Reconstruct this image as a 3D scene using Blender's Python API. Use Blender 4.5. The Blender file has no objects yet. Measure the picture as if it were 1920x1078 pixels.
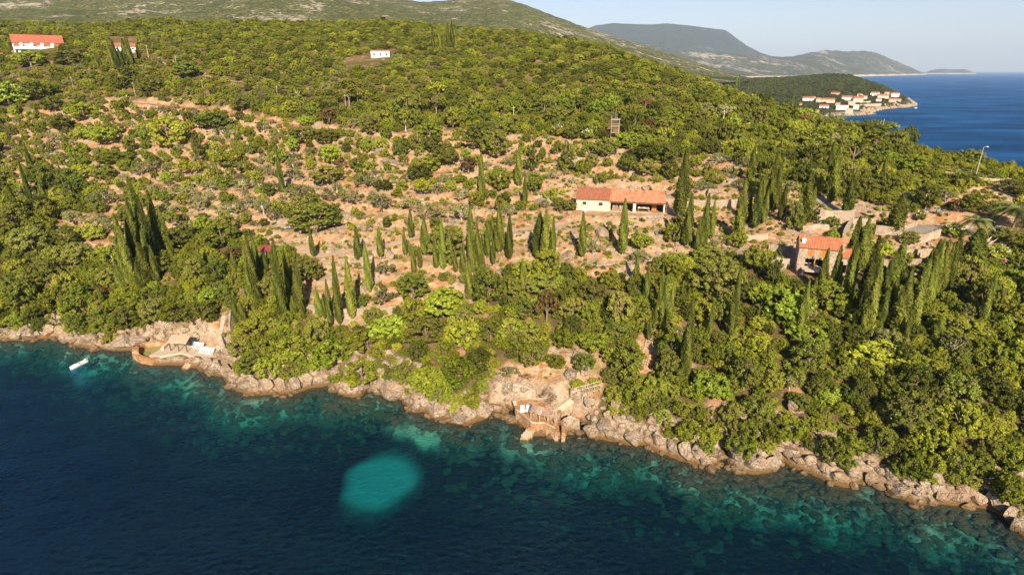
import bpy, bmesh, math, random
import numpy as np
from mathutils import Vector, Matrix
SC = bpy.context.scene
COL = SC.collection
R = math.radians
rng = np.random.default_rng(7)
random.seed(7)

# ---------------------------------------------------------------- camera, light, exposure
PW, PH, FPX = 1920.0, 1078.0, 1067.0
CAMZ = 60.0
TH = R(20.83)
CT, ST = math.cos(TH), math.sin(TH)
cam_d = bpy.data.cameras.new('camera')
cam = bpy.data.objects.new('camera', cam_d); COL.objects.link(cam)
cam.location = (0, 0, CAMZ)
cam.rotation_euler = (R(90) - TH, 0, 0)
cam_d.sensor_width = 36.0
cam_d.lens = 36.0 * FPX / PW
cam_d.clip_start = 0.5; cam_d.clip_end = 90000
SC.camera = cam

world = bpy.data.worlds.new('World'); SC.world = world; world.use_nodes = True
wn = world.node_tree; wn.nodes.clear()
sky = wn.nodes.new('ShaderNodeTexSky'); sky.sky_type = 'NISHITA'; sky.sun_disc = False
SUN_DIR = Vector((0.105, -0.868, 0.535)).normalized()      # towards the sun
sky.sun_elevation = math.asin(SUN_DIR.z)
sky.sun_rotation = math.atan2(SUN_DIR.x, SUN_DIR.y)
sky.altitude = 60; sky.air_density = 1.0; sky.dust_density = 0.4; sky.ozone_density = 3.2
bg = wn.nodes.new('ShaderNodeBackground'); bg.inputs[1].default_value = 0.056
wo = wn.nodes.new('ShaderNodeOutputWorld')
tintn = wn.nodes.new('ShaderNodeMix'); tintn.data_type = 'RGBA'; tintn.blend_type = 'MULTIPLY'; tintn.inputs[0].default_value = 1.0; tintn.inputs[7].default_value = (1.22, 1.06, 1.09, 1)
wn.links.new(sky.outputs[0], tintn.inputs[6]); wn.links.new(tintn.outputs[2], bg.inputs[0]); wn.links.new(bg.outputs[0], wo.inputs[0])

sd = bpy.data.lights.new('sun', 'SUN'); sd.energy = 5.0; sd.angle = R(0.53); sd.color = (1.0, 0.85, 0.64)
sun = bpy.data.objects.new('sun', sd); COL.objects.link(sun)
sun.rotation_euler = SUN_DIR.to_track_quat('Z', 'Y').to_euler(); sun.location = (0, -50, 200)

SC.view_settings.view_transform = 'Standard'; SC.view_settings.look = 'None'
SC.view_settings.exposure = 1.12; SC.view_settings.gamma = 1.0
SC.view_settings.use_curve_mapping = False
SC.cycles.max_bounces = 6; SC.cycles.diffuse_bounces = 2; SC.cycles.glossy_bounces = 2
SC.cycles.transmission_bounces = 3; SC.cycles.transparent_max_bounces = 8; SC.cycles.volume_bounces = 0
SC.cycles.use_denoising = True; SC.cycles.denoising_prefilter = 'ACCURATE'; SC.cycles.denoising_input_passes = 'RGB_ALBEDO_NORMAL'
SC.cycles.sample_clamp_indirect = 4.0

# ---------------------------------------------------------------- photograph <-> place
def rdir(px, py):
    u = (np.asarray(px, float) - PW/2)/FPX; v = (PH/2 - np.asarray(py, float))/FPX
    return u, CT + v*ST, -ST + v*CT
def slope(py):
    u, dy, dz = rdir(0, py); return dz/dy
def onY(px, py, Y):                       # world point on the view ray at forward distance Y
    u, dy, dz = rdir(px, py); return (u/dy*Y, Y, CAMZ + dz/dy*Y)
def onZ(px, py, z=0.0):                   # world point on the view ray at height z
    u, dy, dz = rdir(px, py); t = (z - CAMZ)/dz
    return Vector((u*t, dy*t, z))
def proj(x, y, z):
    zz = z - CAMZ
    d = y*CT - zz*ST
    d = np.where(np.abs(d) < 1e-3, 1e-3, d)
    return PW/2 + FPX*x/d, PH/2 - FPX*(y*ST + zz*CT)/d, d

# ---------------------------------------------------------------- noise
_T = np.random.default_rng(11).random((8, 256, 256))
def vnoise(x, y, k=0):
    xi = np.floor(x).astype(int); yi = np.floor(y).astype(int)
    fx = x - xi; fy = y - yi
    fx = fx*fx*(3-2*fx); fy = fy*fy*(3-2*fy)
    t = _T[k % 8]; a = t[xi & 255, yi & 255]; b = t[(xi+1) & 255, yi & 255]
    c = t[xi & 255, (yi+1) & 255]; d = t[(xi+1) & 255, (yi+1) & 255]
    return (a*(1-fx)+b*fx)*(1-fy) + (c*(1-fx)+d*fx)*fy
def fbm(x, y, s, o=4, k=0):
    x = np.asarray(x, float)/s; y = np.asarray(y, float)/s
    r = 0; a = 0.5; n = 0
    for i in range(o):
        r = r + a*vnoise(x*2**i + 17.3*i, y*2**i - 9.1*i, k+i); n += a; a *= 0.5
    return r/n - 0.5
def sstep(a, b, x):
    t = np.clip((x-a)/(b-a), 0, 1); return t*t*(3-2*t)
def inpoly(px, py, poly):
    px = np.asarray(px, float); py = np.asarray(py, float)
    r = np.zeros(px.shape, bool); n = len(poly)
    for i in range(n):
        x1, y1 = poly[i][:2]; x2, y2 = poly[(i+1) % n][:2]
        if y1 == y2: continue
        c = ((y1 > py) != (y2 > py)) & (px < (x2-x1)*(py-y1)/(y2-y1) + x1)
        r ^= c
    return r
def polydist(x, y, pts, closed=False, vals=None):
    best = np.full(np.shape(x), 1e9); bv = np.zeros(np.shape(x))
    n = len(pts)
    for i in range(n if closed else n-1):
        a = pts[i]; b = pts[(i+1) % n]
        dx, dy = b[0]-a[0], b[1]-a[1]; L = dx*dx+dy*dy + 1e-9
        t = np.clip(((x-a[0])*dx+(y-a[1])*dy)/L, 0, 1)
        d = np.hypot(x-a[0]-t*dx, y-a[1]-t*dy)
        m = d < best; best = np.where(m, d, best)
        if vals is not None:
            bv = np.where(m, vals[i]+(vals[(i+1) % n]-vals[i])*t, bv)
    return (best, bv) if vals is not None else best
class TPS:
    def __init__(s, P, lam=1.0):
        P = np.array(P, float); s.c = P[:, :2]; n = len(P)
        d = np.hypot(s.c[:, None, 0]-s.c[None, :, 0], s.c[:, None, 1]-s.c[None, :, 1])
        K = s.f(d) + lam*np.eye(n)
        A = np.zeros((n+3, n+3)); A[:n, :n] = K; A[:n, n] = 1; A[:n, n+1:] = s.c
        A[n, :n] = 1; A[n+1:, :n] = s.c.T
        b = np.zeros(n+3); b[:n] = P[:, 2]; s.w = np.linalg.solve(A, b)
    def f(s, d):
        return d           # linear RBF: no overshoot
    def __call__(s, x, y):
        x = np.asarray(x, float); y = np.asarray(y, float); n = len(s.c)
        r = s.w[n] + s.w[n+1]*x + s.w[n+2]*y
        for i in range(n):
            r = r + s.w[i]*s.f(np.sqrt((x-s.c[i, 0])**2+(y-s.c[i, 1])**2 + 16.0))
        return r

# ---------------------------------------------------------------- the near hillside
SHORE_PX = [(-60, 636), (0, 636), (40, 638), (80, 634), (105, 633), (125, 640), (150, 650), (180, 653), (215, 656), (248, 656), (254, 660),
 (262, 655), (300, 644), (330, 655), (300, 672), (275, 679), (300, 682), (340, 684), (372, 690), (400, 702), (420, 706), (438, 728), (470, 741), (505, 738), (548, 740),
 (575, 728), (615, 722), (640, 740), (672, 744), (690, 726), (715, 738), (735, 747), (752, 744), (768, 770), (785, 772), (800, 768), (805, 782), (840, 790), (875, 796), (905, 785), (935, 780), (955, 788),
 (975, 800), (985, 812), (1000, 800), (1030, 812), (1045, 820), (1062, 818), (1075, 806), (1090, 818), (1125, 822), (1160, 826), (1180, 833), (1210, 834), (1232, 846), (1250, 852), (1290, 866),
 (1325, 880), (1345, 876), (1352, 846), (1362, 842), (1368, 872), (1382, 884), (1415, 888), (1448, 882), (1470, 862), (1490, 876), (1530, 890), (1565, 908), (1600, 914),
 (1618, 898), (1650, 912), (1690, 932), (1725, 948), (1745, 938), (1790, 946), (1840, 950), (1862, 955), (1885, 975), (1920, 1004)]
shore = [tuple(onZ(a, b))[:2] for a, b in SHORE_PX]
LAND = [(-520, 150), (-260, 140), (-170, 128)] + shore[1:] + [(84, 52), (112, 40), (150, 30), (200, 45), (232, 100), (225, 170), (205, 222), (182, 262), (150, 305),
        (150, 420), (210, 600), (260, 700), (-520, 700)]
CTRL = {
 -60: [(600, 128), (500, 148), (400, 180), (300, 222), (200, 270), (133, 310), (95, 330), (62, 400)],
 100: [(600, 128), (500, 147), (400, 179), (300, 220), (200, 268), (133, 308), (95, 332), (58, 400), (50, 440)],
 300: [(640, 118), (600, 124), (500, 143), (400, 172), (300, 214), (200, 264), (133, 306), (95, 335), (60, 400), (42, 440)],
 500: [(700, 102), (600, 117), (500, 135), (400, 163), (300, 205), (200, 258), (133, 305), (100, 335), (60, 400), (40, 440)],
 730: [(700, 101), (600, 113), (500, 131), (400, 160), (300, 203), (200, 254), (133, 302), (100, 335), (60, 400), (40, 440)],
 960: [(745, 92), (700, 96), (600, 109), (500, 127), (450, 141), (400, 158), (300, 200), (200, 250), (133, 300), (100, 335), (62, 400)],
 1130: [(760, 88), (700, 94.5), (600, 107), (500, 126), (450, 139), (400, 156), (300, 198), (200, 247), (133, 298), (90, 345)],
 1300: [(800, 83.5), (700, 92), (600, 105), (500, 124), (420, 145), (380, 158), (300, 195), (200, 245), (145, 295)],
 1400: [(820, 80), (700, 90.5), (600, 103), (500, 121), (420, 141), (380, 153), (300, 188), (200, 243), (182, 262)],
 1500: [(800, 80), (700, 89), (600, 101), (500, 119), (420, 137), (380, 148), (300, 180), (250, 215), (228, 240)],
 1600: [(850, 76.5), (750, 84), (650, 95), (550, 110), (480, 124), (430, 136), (350, 160), (300, 185), (262, 212)],
 1700: [(850, 74), (750, 82), (650, 92), (550, 107), (480, 122), (430, 134), (350, 160), (300, 180), (280, 196)],
 1790: [(880, 72), (750, 81), (650, 90.5), (550, 105), (480, 120), (430, 132), (360, 154), (320, 168), (300, 182)],
 1850: [(880, 71), (750, 80), (650, 89), (550, 103), (480, 118), (430, 130), (380, 147), (338, 163)],
 1920: [(900, 69), (800, 76), (700, 85), (600, 97), (500, 114), (440, 128), (400, 140), (358, 154)],
}
pts = []
for px, rows in CTRL.items():
    for py, Y in rows: pts.append(onY(px, py, Y))
for (x, y) in shore[1::3]: pts.append((x, y, 0.6))
pts += [(-300, 142, 0), (-300, 200, 22), (-330, 300, 56), (-360, 440, 92), (-300, 600, 60), (-100, 600, 62), (60, 590, 50), (100, 480, 52), (60, 420, 72), (-120, 500, 86), (-300, 500, 84),
        (100, 380, 55), (118, 330, 42), (150, 300, 4), (128, 300, 30), (180, 262, 2), (205, 220, 2), (165, 235, 22), (150, 215, 30), (225, 170, 2), (190, 190, 22),
        (170, 150, 30), (200, 100, 12), (130, 60, 6), (150, 100, 22), (160, 420, 4), (110, 700, 30), (220, 600, 2), (150, 520, 20)]
tps = TPS(pts, 0.3)
def smooth_h(x, y):
    sd_ = polydist(x, y, LAND, True); ins = inpoly(x, y, LAND)
    s = np.where(ins, sd_, -sd_)
    l = np.maximum(tps(x, y), 0.4)
    zl = np.minimum(l, 0.25 + s*1.5)
    zs = -(0.15 + 0.5*np.clip(-s, 0, 4) + 0.75*np.clip(-s-4, 0, 9) + 2.0*np.clip(-s-13, 0, 30))
    bay = (x > 95) & (y > 62)                      # the sheltered bay behind the ridge shelves gently
    zs = np.where(bay, -(0.4 + 0.035*np.clip(-s, 0, 130) + .25*np.clip(-s-130, 0, 200)), zs)
    return np.where(ins, zl, np.maximum(zs, -30)), s

class Grid:
    def __init__(g, xs, ys, Z): g.xs, g.ys, g.Z = xs, ys, Z
    def __call__(g, x, y):
        x = np.asarray(x, float); y = np.asarray(y, float)
        i = np.clip(np.searchsorted(g.xs, x)-1, 0, len(g.xs)-2); j = np.clip(np.searchsorted(g.ys, y)-1, 0, len(g.ys)-2)
        fx = np.clip((x-g.xs[i])/(g.xs[i+1]-g.xs[i]), 0, 1); fy = np.clip((y-g.ys[j])/(g.ys[j+1]-g.ys[j]), 0, 1)
        Z = g.Z
        return (Z[i, j]*(1-fx)+Z[i+1, j]*fx)*(1-fy) + (Z[i, j+1]*(1-fx)+Z[i+1, j+1]*fx)*fy
def lines(bits):
    out = [bits[0][0]]
    for a, b, s in bits:
        n = max(1, int(round((b-a)/s))); out += list(np.linspace(a, b, n+1)[1:])
    return np.array(out)
XS = lines([(-520, -190, 3.5), (-190, -125, 1.6), (-125, 135, 0.95), (135, 235, 1.8), (235, 330, 4), (330, 520, 8)])
YS = lines([(-30, 40, 3), (40, 170, 0.9), (170, 260, 1.5), (260, 480, 2.6), (480, 700, 6)])
GX, GY = np.meshgrid(XS, YS, indexing='ij')
Z0, SD = smooth_h(GX, GY)
H0 = Grid(XS, YS, Z0)
def hit(px, py, H=None, t0=45, t1=900, n=1700):
    H = H or HT
    u, dy, dz = rdir(px, py)
    t = np.linspace(t0, t1, n)
    x, y, z = u*t, dy*t, CAMZ+dz*t
    g = z - H(x, y)
    k = np.nonzero(g < 0)[0]
    if len(k) == 0 or k[0] == 0:
        k = int(np.argmin(g[:int(n*0.6)])); return Vector((x[k], y[k], float(H(x[k], y[k]))))
    k = k[0]; f = g[k-1]/(g[k-1]-g[k]); tt = t[k-1] + f*(t[k]-t[k-1])
    X, Yy = float(u*tt), float(dy*tt)
    return Vector((X, Yy, float(H(X, Yy))))

# paths and level pads, found on the smooth ground and then cut into it
ROADS = {
 'dirt_road': dict(px=[(556, 462), (580, 474), (603, 482), (655, 469), (705, 464), (740, 458), (765, 446), (860, 440), (960, 432), (1020, 426), (1075, 414), (1140, 404), (1250, 400)], w=3.2, m='dirt'),
 'stone_path': dict(px=[(1040, 496), (1060, 507), (1080, 505), (1105, 498), (1140, 497), (1165, 491), (1225, 488), (1262, 484), (1290, 474)], w=1.5, m='stonepath'),
 'hill_track': dict(px=[(215, 191), (270, 194), (330, 200), (390, 205), (440, 212), (520, 230), (580, 240)], w=4.0, m='orange'),
 'ridge_track': dict(px=[(262, 108), (290, 113), (312, 122)], w=4.0, m='dirt'),
 'summit_track': dict(px=[(385, 142), (430, 152), (478, 157)], w=4.0, m='dirt'),
 'driveway': dict(px=[(1516, 366), (1540, 380), (1575, 394), (1610, 404)], w=4.2, m='asphalt'),
 'paved_road': dict(px=[(1690, 444), (1708, 434), (1728, 427), (1760, 426), (1800, 431), (1850, 437), (1930, 441)], w=4.6, m='asphalt'),
 'stone_stair_path': dict(px=[(419, 592), (417, 606), (417, 618), (409, 629), (415, 645), (423, 660)], w=.8, m='stonepath'),
 'terrace_path': dict(px=[(572, 572), (600, 577), (650, 583), (700, 581), (772, 572)], w=1.4, m='stonepath'),
}
flat = []
for k, r in ROADS.items():
    P = [hit(a, b, H0) for a, b in r['px']]
    L = [0]
    for a, b in zip(P, P[1:]): L.append(L[-1]+(b.xy-a.xy).length)
    n = max(3, int(L[-1]/1.3)); s = np.linspace(0, L[-1], n)
    xy = np.stack([np.interp(s, L, [p[i] for p in P]) for i in range(3)], 1)
    for _ in range(3): xy[1:-1] = (xy[:-2]+2*xy[1:-1]+xy[2:])/4
    r['pts'] = xy; flat.append((xy, r['w']/2))
def pad(poly, z, name=None): return dict(poly=poly, z=z)
BARN_A = hit(1080, 396, H0); BARN_B = hit(1246, 399, H0)
BARN_Z = (BARN_A.z+BARN_B.z)/2
HOUSE_A = hit(1491, 509, H0)
def rect(c, ang, x0, x1, y0, y1):
    ca, sa = math.cos(ang), math.sin(ang)
    return [(c[0]+ca*a-sa*b, c[1]+sa*a+ca*b) for a, b in ((x0, y0), (x1, y0), (x1, y1), (x0, y1))]
BARN_ANG = math.atan2(BARN_B.y-BARN_A.y, BARN_B.x-BARN_A.x)
HOUSE_ANG = R(-20)
DECK_Z = 1.5; TERR_Z = 2.3
DECK = [(280, 666), (298, 656), (318, 640), (345, 632), (372, 640), (383, 648), (410, 650), (425, 665), (400, 672), (378, 672), (365, 668), (352, 664), (338, 661), (318, 665), (300, 668)]
TERR = [(964, 756), (966, 768), (979, 777), (989, 786), (995, 792), (1007, 794), (1019, 793), (1041, 803), (1045, 798), (1053, 768), (1036, 763), (1010, 750), (985, 749)]
deckw = [tuple(onZ(a, b, DECK_Z))[:2] for a, b in DECK]
terrw = [tuple(onZ(a, b, TERR_Z))[:2] for a, b in TERR]
PADS = [dict(poly=rect(BARN_A, BARN_ANG, -1, 28, -5.0, 7.5), z=BARN_Z, blend=3),
        dict(poly=rect(HOUSE_A, HOUSE_ANG, -1, 14, -2.6, 8), z=HOUSE_A.z, blend=2),
        dict(poly=deckw, z=DECK_Z-0.35, blend=2.0), dict(poly=terrw, z=TERR_Z-0.35, blend=1.2)]
POOLW = [(262, 650), (296, 643), (316, 645), (306, 658), (281, 666), (262, 661)]
poolw = [tuple(onZ(a, b, 0.7))[:2] for a, b in POOLW]

GPX, GPY, GD = proj(GX, GY, Z0)
OPEN = [[(190, 180), (300, 190), (430, 205), (520, 222), (640, 235), (760, 250), (850, 240), (1000, 255), (1130, 262), (1250, 300), (1330, 285), (1440, 330), (1500, 362), (1640, 380), (1720, 400), (1800, 360),
         (1900, 330), (1920, 440), (1900, 500), (1760, 520), (1640, 520), (1600, 500), (1480, 520), (1440, 500), (1300, 465), (1260, 490), (1190, 535), (1050, 520), (970, 510), (930, 560), (760, 592), (700, 612), (590, 610),
         (570, 560), (560, 480), (500, 462), (420, 430), (330, 432), (200, 490), (95, 460), (100, 400), (200, 400), (180, 350), (0, 360), (0, 215), (100, 200)],
        [(925, 690), (960, 680), (1000, 690), (1040, 640), (1095, 645), (1150, 690), (1130, 735), (1120, 760), (1040, 770), (925, 775)],
        [(1192, 632), (1232, 632), (1226, 700), (1188, 700)],
        [(300, 625), (400, 602), (425, 580), (440, 680), (400, 690), (300, 640)]]
def openness(px, py):
    r = np.zeros(np.shape(px))
    for p in OPEN: r = np.maximum(r, inpoly(px, py, p).astype(float))
    return r
dmask = openness(GPX + 14*fbm(GX, GY, 9, 2, 3)*2, GPY + 10*fbm(GX, GY, 9, 2, 5)*2)
Z = Z0.copy()
land = sstep(0.5, 5, SD)
near = sstep(320, 200, GY)
# terraces on the cultivated slope
hstep = 1.9 + 0*GX
ph_ = 3.4*fbm(GX, GY, 30, 3, 2); zt = Z + ph_
fr = zt/hstep - np.floor(zt/hstep)
step = hstep*(np.floor(zt/hstep) + sstep(0.55, 0.95, fr)) - ph_
Z = Z + (step - Z)*(0.35+0.6*np.clip(fbm(GX, GY, 35, 2, 6)*3+.5, 0, 1))*dmask*near*sstep(6, 12, Z)
# rocky relief
rock = fbm(GX, GY, 9, 4, 1)
Z = Z + land*near*(2.2*fbm(GX, GY, 14, 4, 4) + 1.1*np.abs(fbm(GX, GY, 4, 3, 6)))*sstep(0, 14, SD)
Z = Z + sstep(150, 330, GY)*land*3.0*fbm(GX, GY, 40, 4, 2)*np.where(Z0 > 2, 1, 0)
shorem = sstep(-1, 1.5, SD)*sstep(14, 4, SD)
Z = Z + shorem*near*(2.6*fbm(GX, GY, 2.8, 3, 1)+0.5)
sea_m = sstep(-0.3, -3, SD)
Z = Z + sea_m*near*(2.6*fbm(GX, GY, 7, 4, 5)+1.3*np.abs(fbm(GX, GY, 2.6, 2, 2)))*sstep(1.5, -3, Z0)
Z = np.where((SD < -0.5) & (Z > -0.25), -0.25, Z)
PATCH = onZ(714, 898, -5.3); patch_d = np.hypot(GX-PATCH.x, (GY-PATCH.y)*.93) + 2.2*fbm(GX, GY, 6, 3, 1)
pw = sstep(8.2, 6.6, patch_d)
Z = np.where((patch_d < 22) & (SD < -3), np.maximum(Z, -9.5 - sstep(12, 22, patch_d)*20), Z)
Z = Z*(1-pw) + (-5.3+.15*fbm(GX, GY, 3, 2, 1))*pw
for xy, hw in flat:
    x0, x1 = xy[:, 0].min()-8, xy[:, 0].max()+8; y0, y1 = xy[:, 1].min()-8, xy[:, 1].max()+8
    m = (GX > x0) & (GX < x1) & (GY > y0) & (GY < y1)
    d, v = polydist(GX[m], GY[m], [tuple(p[:2]) for p in xy], vals=[p[2] for p in xy])
    w = sstep(hw+2.4, hw+0.5, d); Z[m] = Z[m]*(1-w)+(v-0.06)*w
for p in PADS:
    d = polydist(GX, GY, p['poly'], True); ins = inpoly(GX, GY, p['poly'])
    w = np.where(ins, 1, sstep(p['blend'], 0.6, d)); Z = Z*(1-w) + (p['z'] - 0.05)*w
dT = polydist(GX, GY, terrw, True); inT = inpoly(GX, GY, terrw)
Z = np.where((dT < 5.5) & (SD < 3.6) & ~inT, np.minimum(Z, -.25 - .25*fbm(GX, GY, 2, 2, 3)), Z)
ins = inpoly(GX, GY, poolw) | (polydist(GX, GY, poolw, True) < 1.0)
Z = np.where(ins, -0.6, Z)
HT = Grid(XS, YS, Z)

# the village headland
hl = []
for px, py, Y in [(1585, 219, 855), (1600, 215, 880), (1640, 211, 890), (1655, 203, 1010), (1690, 198, 1075), (1706, 196, 1110), (1690, 179, 1150), (1650, 161, 1250), (1600, 145, 1350), (1560, 142, 1400),
                  (1500, 146, 1400), (1430, 151, 1350), (1400, 160, 1200), (1450, 185, 1000), (1520, 190, 960), (1520, 205, 880), (1600, 190, 970), (1650, 182, 1060), (1560, 165, 1150), (1500, 165, 1150),
                  (1350, 150, 1250), (1300, 145, 1250), (1640, 172, 1150), (1400, 172, 1050), (1550, 180, 1030)]:
    hl.append(onY(px, py, Y))
hp = [(1180, 780), (1560, 832), (1585, 842), (1612, 850), (1641, 878), (1628, 905), (1640, 950), (1660, 1000), (1700, 1045), (1714, 1100), (1712, 1160), (1702, 1250), (1685, 1400), (1640, 1600), (1560, 1750), (1180, 1800)]
hlpoly = [((px-960)/FPX*Y/1.047, Y) for px, Y in hp]
hl += [((px-960)/FPX*Y/1.047, Y, 0.5) for px, Y in hp[1:]] + [(400, 1600, 30), (500, 1550, 30)]
htps = TPS(hl, 0.2)
HXS = np.arange(180, 1000, 5.0); HYS = np.arange(770, 1820, 5.0)
HX, HY = np.meshgrid(HXS, HYS, indexing='ij')
sdh = polydist(HX, HY, hlpoly, True); insh = inpoly(HX, HY, hlpoly); sh = np.where(insh, sdh, -sdh)
hz = np.maximum(htps(HX, HY), 1.0) + 5*fbm(HX, HY, 60, 4, 2)*sstep(10, 60, sdh) + 1.5*fbm(HX, HY, 14, 2, 3)
hz = np.where(insh, np.minimum(hz, 0.5+sh*1.1), np.maximum(-12, 0.4+sh*0.5))
HH = Grid(HXS, HYS, hz)

def grid_mesh(name, X, Y, Zz, mat, attrs=None, smooth=True):
    nx, ny = X.shape
    V = np.stack([X.ravel(), Y.ravel(), Zz.ravel()], 1)
    i, j = np.meshgrid(np.arange(nx-1), np.arange(ny-1), indexing='ij')
    a = (i*ny+j).ravel(); F = np.stack([a, a+ny, a+ny+1, a+1], 1)
    return np_mesh(name, V, F, mat, attrs, smooth)
def np_mesh(name, V, F, mat, attrs=None, smooth=False, tint=None):
    me = bpy.data.meshes.new(name); V = np.asarray(V, np.float32); F = np.asarray(F, np.int32)
    k = F.shape[1]
    me.vertices.add(len(V)); me.vertices.foreach_set('co', V.ravel())
    me.loops.add(F.size); me.loops.foreach_set('vertex_index', F.ravel())
    me.polygons.add(len(F)); me.polygons.foreach_set('loop_start', np.arange(0, F.size, k, dtype=np.int32))
    me.polygons.foreach_set('loop_total', np.full(len(F), k, np.int32))
    me.polygons.foreach_set('use_smooth', np.full(len(F), smooth, bool))
    me.update(calc_edges=True)
    for n, a in (attrs or {}).items():
        at_ = me.attributes.new(n, 'FLOAT', 'POINT'); at_.data.foreach_set('value', np.asarray(a, np.float32).ravel())
    if tint is not None:
        at_ = me.attributes.new('tint', 'FLOAT', 'FACE'); at_.data.foreach_set('value', np.asarray(tint, np.float32))
    if mat: me.materials.append(mat)
    return me
def link(name, me, parent=None, loc=None, rot=None, scale=None, **props):
    o = bpy.data.objects.new(name, me); COL.objects.link(o)
    if parent: o.parent = parent
    if loc is not None: o.location = loc
    if rot is not None: o.rotation_euler = rot
    if scale is not None: o.scale = scale
    for k, v in props.items(): o[k] = v
    return o
def thing(name, label, cat, loc=(0, 0, 0), rz=0, group=None):
    o = link(name, None, loc=loc, rot=(0, 0, rz), label=label, category=cat)
    if group: o['group'] = group
    o.empty_display_size = 0.5
    return o
# ---------------------------------------------------------------- materials
class NT:
    def __init__(s, name):
        s.m = bpy.data.materials.new(name); s.m.use_nodes = True; s.t = s.m.node_tree; s.t.nodes.clear()
        s.out = s.t.nodes.new('ShaderNodeOutputMaterial'); s._p = None
    def n(s, typ, ins=None, **kw):
        nd = s.t.nodes.new('ShaderNode'+typ)
        for k, v in kw.items(): setattr(nd, k, v)
        for k, v in (ins or {}).items():
            if hasattr(v, 'is_output') or isinstance(v, bpy.types.NodeSocket): s.t.links.new(v, nd.inputs[k])
            elif v is not None:
                if isinstance(v, tuple) and len(v) == 3 and nd.inputs[k].type == 'RGBA': v = v+(1,)
                nd.inputs[k].default_value = v
        return nd
    def pos(s):
        if not s._p: s._p = s.n('NewGeometry')
        return s._p.outputs['Position']
    def nz(s):
        s.pos(); return s.n('SeparateXYZ', {0: s._p.outputs['Normal']}).outputs[2]
    def z(s): return s.n('SeparateXYZ', {0: s.pos()}).outputs[2]
    def noise(s, scale, detail=3, rough=0.55, vec=None, dist=0.0):
        return s.n('TexNoise', {'Vector': vec or s.pos(), 'Scale': scale, 'Detail': detail, 'Roughness': rough, 'Distortion': dist}).outputs[0]
    def vor(s, scale, vec=None, feature='F1', out=0):
        return s.n('TexVoronoi', {'Vector': vec or s.pos(), 'Scale': scale}, feature=feature).outputs[out]
    def ramp(s, fac, a, b):
        return s.n('MapRange', {0: fac, 1: a, 2: b, 3: 0.0, 4: 1.0}, clamp=True).outputs[0]
    def mix(s, f, a, b): 
        nd = s.n('Mix', data_type='RGBA'); 
        for k, v in ((0, f), (6, a), (7, b)):
            if isinstance(v, bpy.types.NodeSocket): s.t.links.new(v, nd.inputs[k])
            else: nd.inputs[k].default_value = v if not isinstance(v, tuple) else v[:3]+(1,)
        return nd.outputs[2]
    def math(s, op, a, b=0.0): return s.n('Math', {0: a, 1: b}, operation=op).outputs[0]
    def bump(s, h, dist, strength=1.0): return s.n('Bump', {'Height': h, 'Distance': dist, 'Strength': strength}).outputs[0]
    def surf(s, sock): s.t.links.new(sock, s.out.inputs['Surface']); return s.m
    def bsdf(s, col, rough=0.8, spec=0.2, normal=None, metal=0.0):
        return s.n('BsdfPrincipled', {'Base Color': col, 'Roughness': rough, 'Specular IOR Level': spec, 'Normal': normal, 'Metallic': metal}).outputs[0]
def plain(name, col, rough=0.7, spec=0.25, var=0.18, scale=1.2, bump=0.0, bscale=6, metal=0.0):
    t = NT(name); c = tuple(x*(1-var) for x in col); d = tuple(min(1, x*(1+var)) for x in col)
    tc = t.n('TexCoord').outputs['Object']
    base = t.mix(t.ramp(t.noise(scale, 4, 0.6, vec=tc), .3, .7), c, d)
    nm = t.bump(t.noise(bscale, 4, 0.6, vec=tc), bump) if bump else None
    return t.surf(t.bsdf(base, rough, spec, nm, metal))
def limestone_col(t, sc=1.0):
    a = t.mix(t.ramp(t.noise(0.5*sc, 5), .35, .65), (.30, .22, .15), (.47, .375, .275))
    a = t.mix(t.ramp(t.noise(1.7*sc, 4, .7), .52, .68), a, (.15, .115, .085))
    return t.mix(t.math('MULTIPLY', t.ramp(t.noise(0.23*sc, 2), .5, .7), .5), a, (.40, .23, .12))
def m_rock(name='limestone', wet=True):
    t = NT(name); c = limestone_col(t)
    cr = t.vor(1.1, feature='DISTANCE_TO_EDGE', vec=t.n('VectorMath', {0: t.pos(), 1: t.n('TexNoise', {'Vector': t.pos(), 'Scale': .8}).outputs[1]}, operation='ADD').outputs[0])
    c = t.mix(t.math('MULTIPLY', t.ramp(cr, 0.035, 0.0), t.ramp(t.noise(.5, 3), .45, .6)), c, (.12, .09, .06))
    z = t.math('ADD', t.z(), t.math('MULTIPLY', t.noise(.9, 3), -1.0))
    c = t.mix(t.math('MULTIPLY', t.ramp(z, 0.75, -0.1), .85), c, (.16, .095, .035))       # brown tide-line growth
    nm = t.bump(t.math('ADD', t.noise(2.2, 6, .7), t.math('MULTIPLY', t.ramp(cr, 0, .12), .25)), .5)
    return t.surf(t.bsdf(c, .85, .15, nm))
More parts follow.
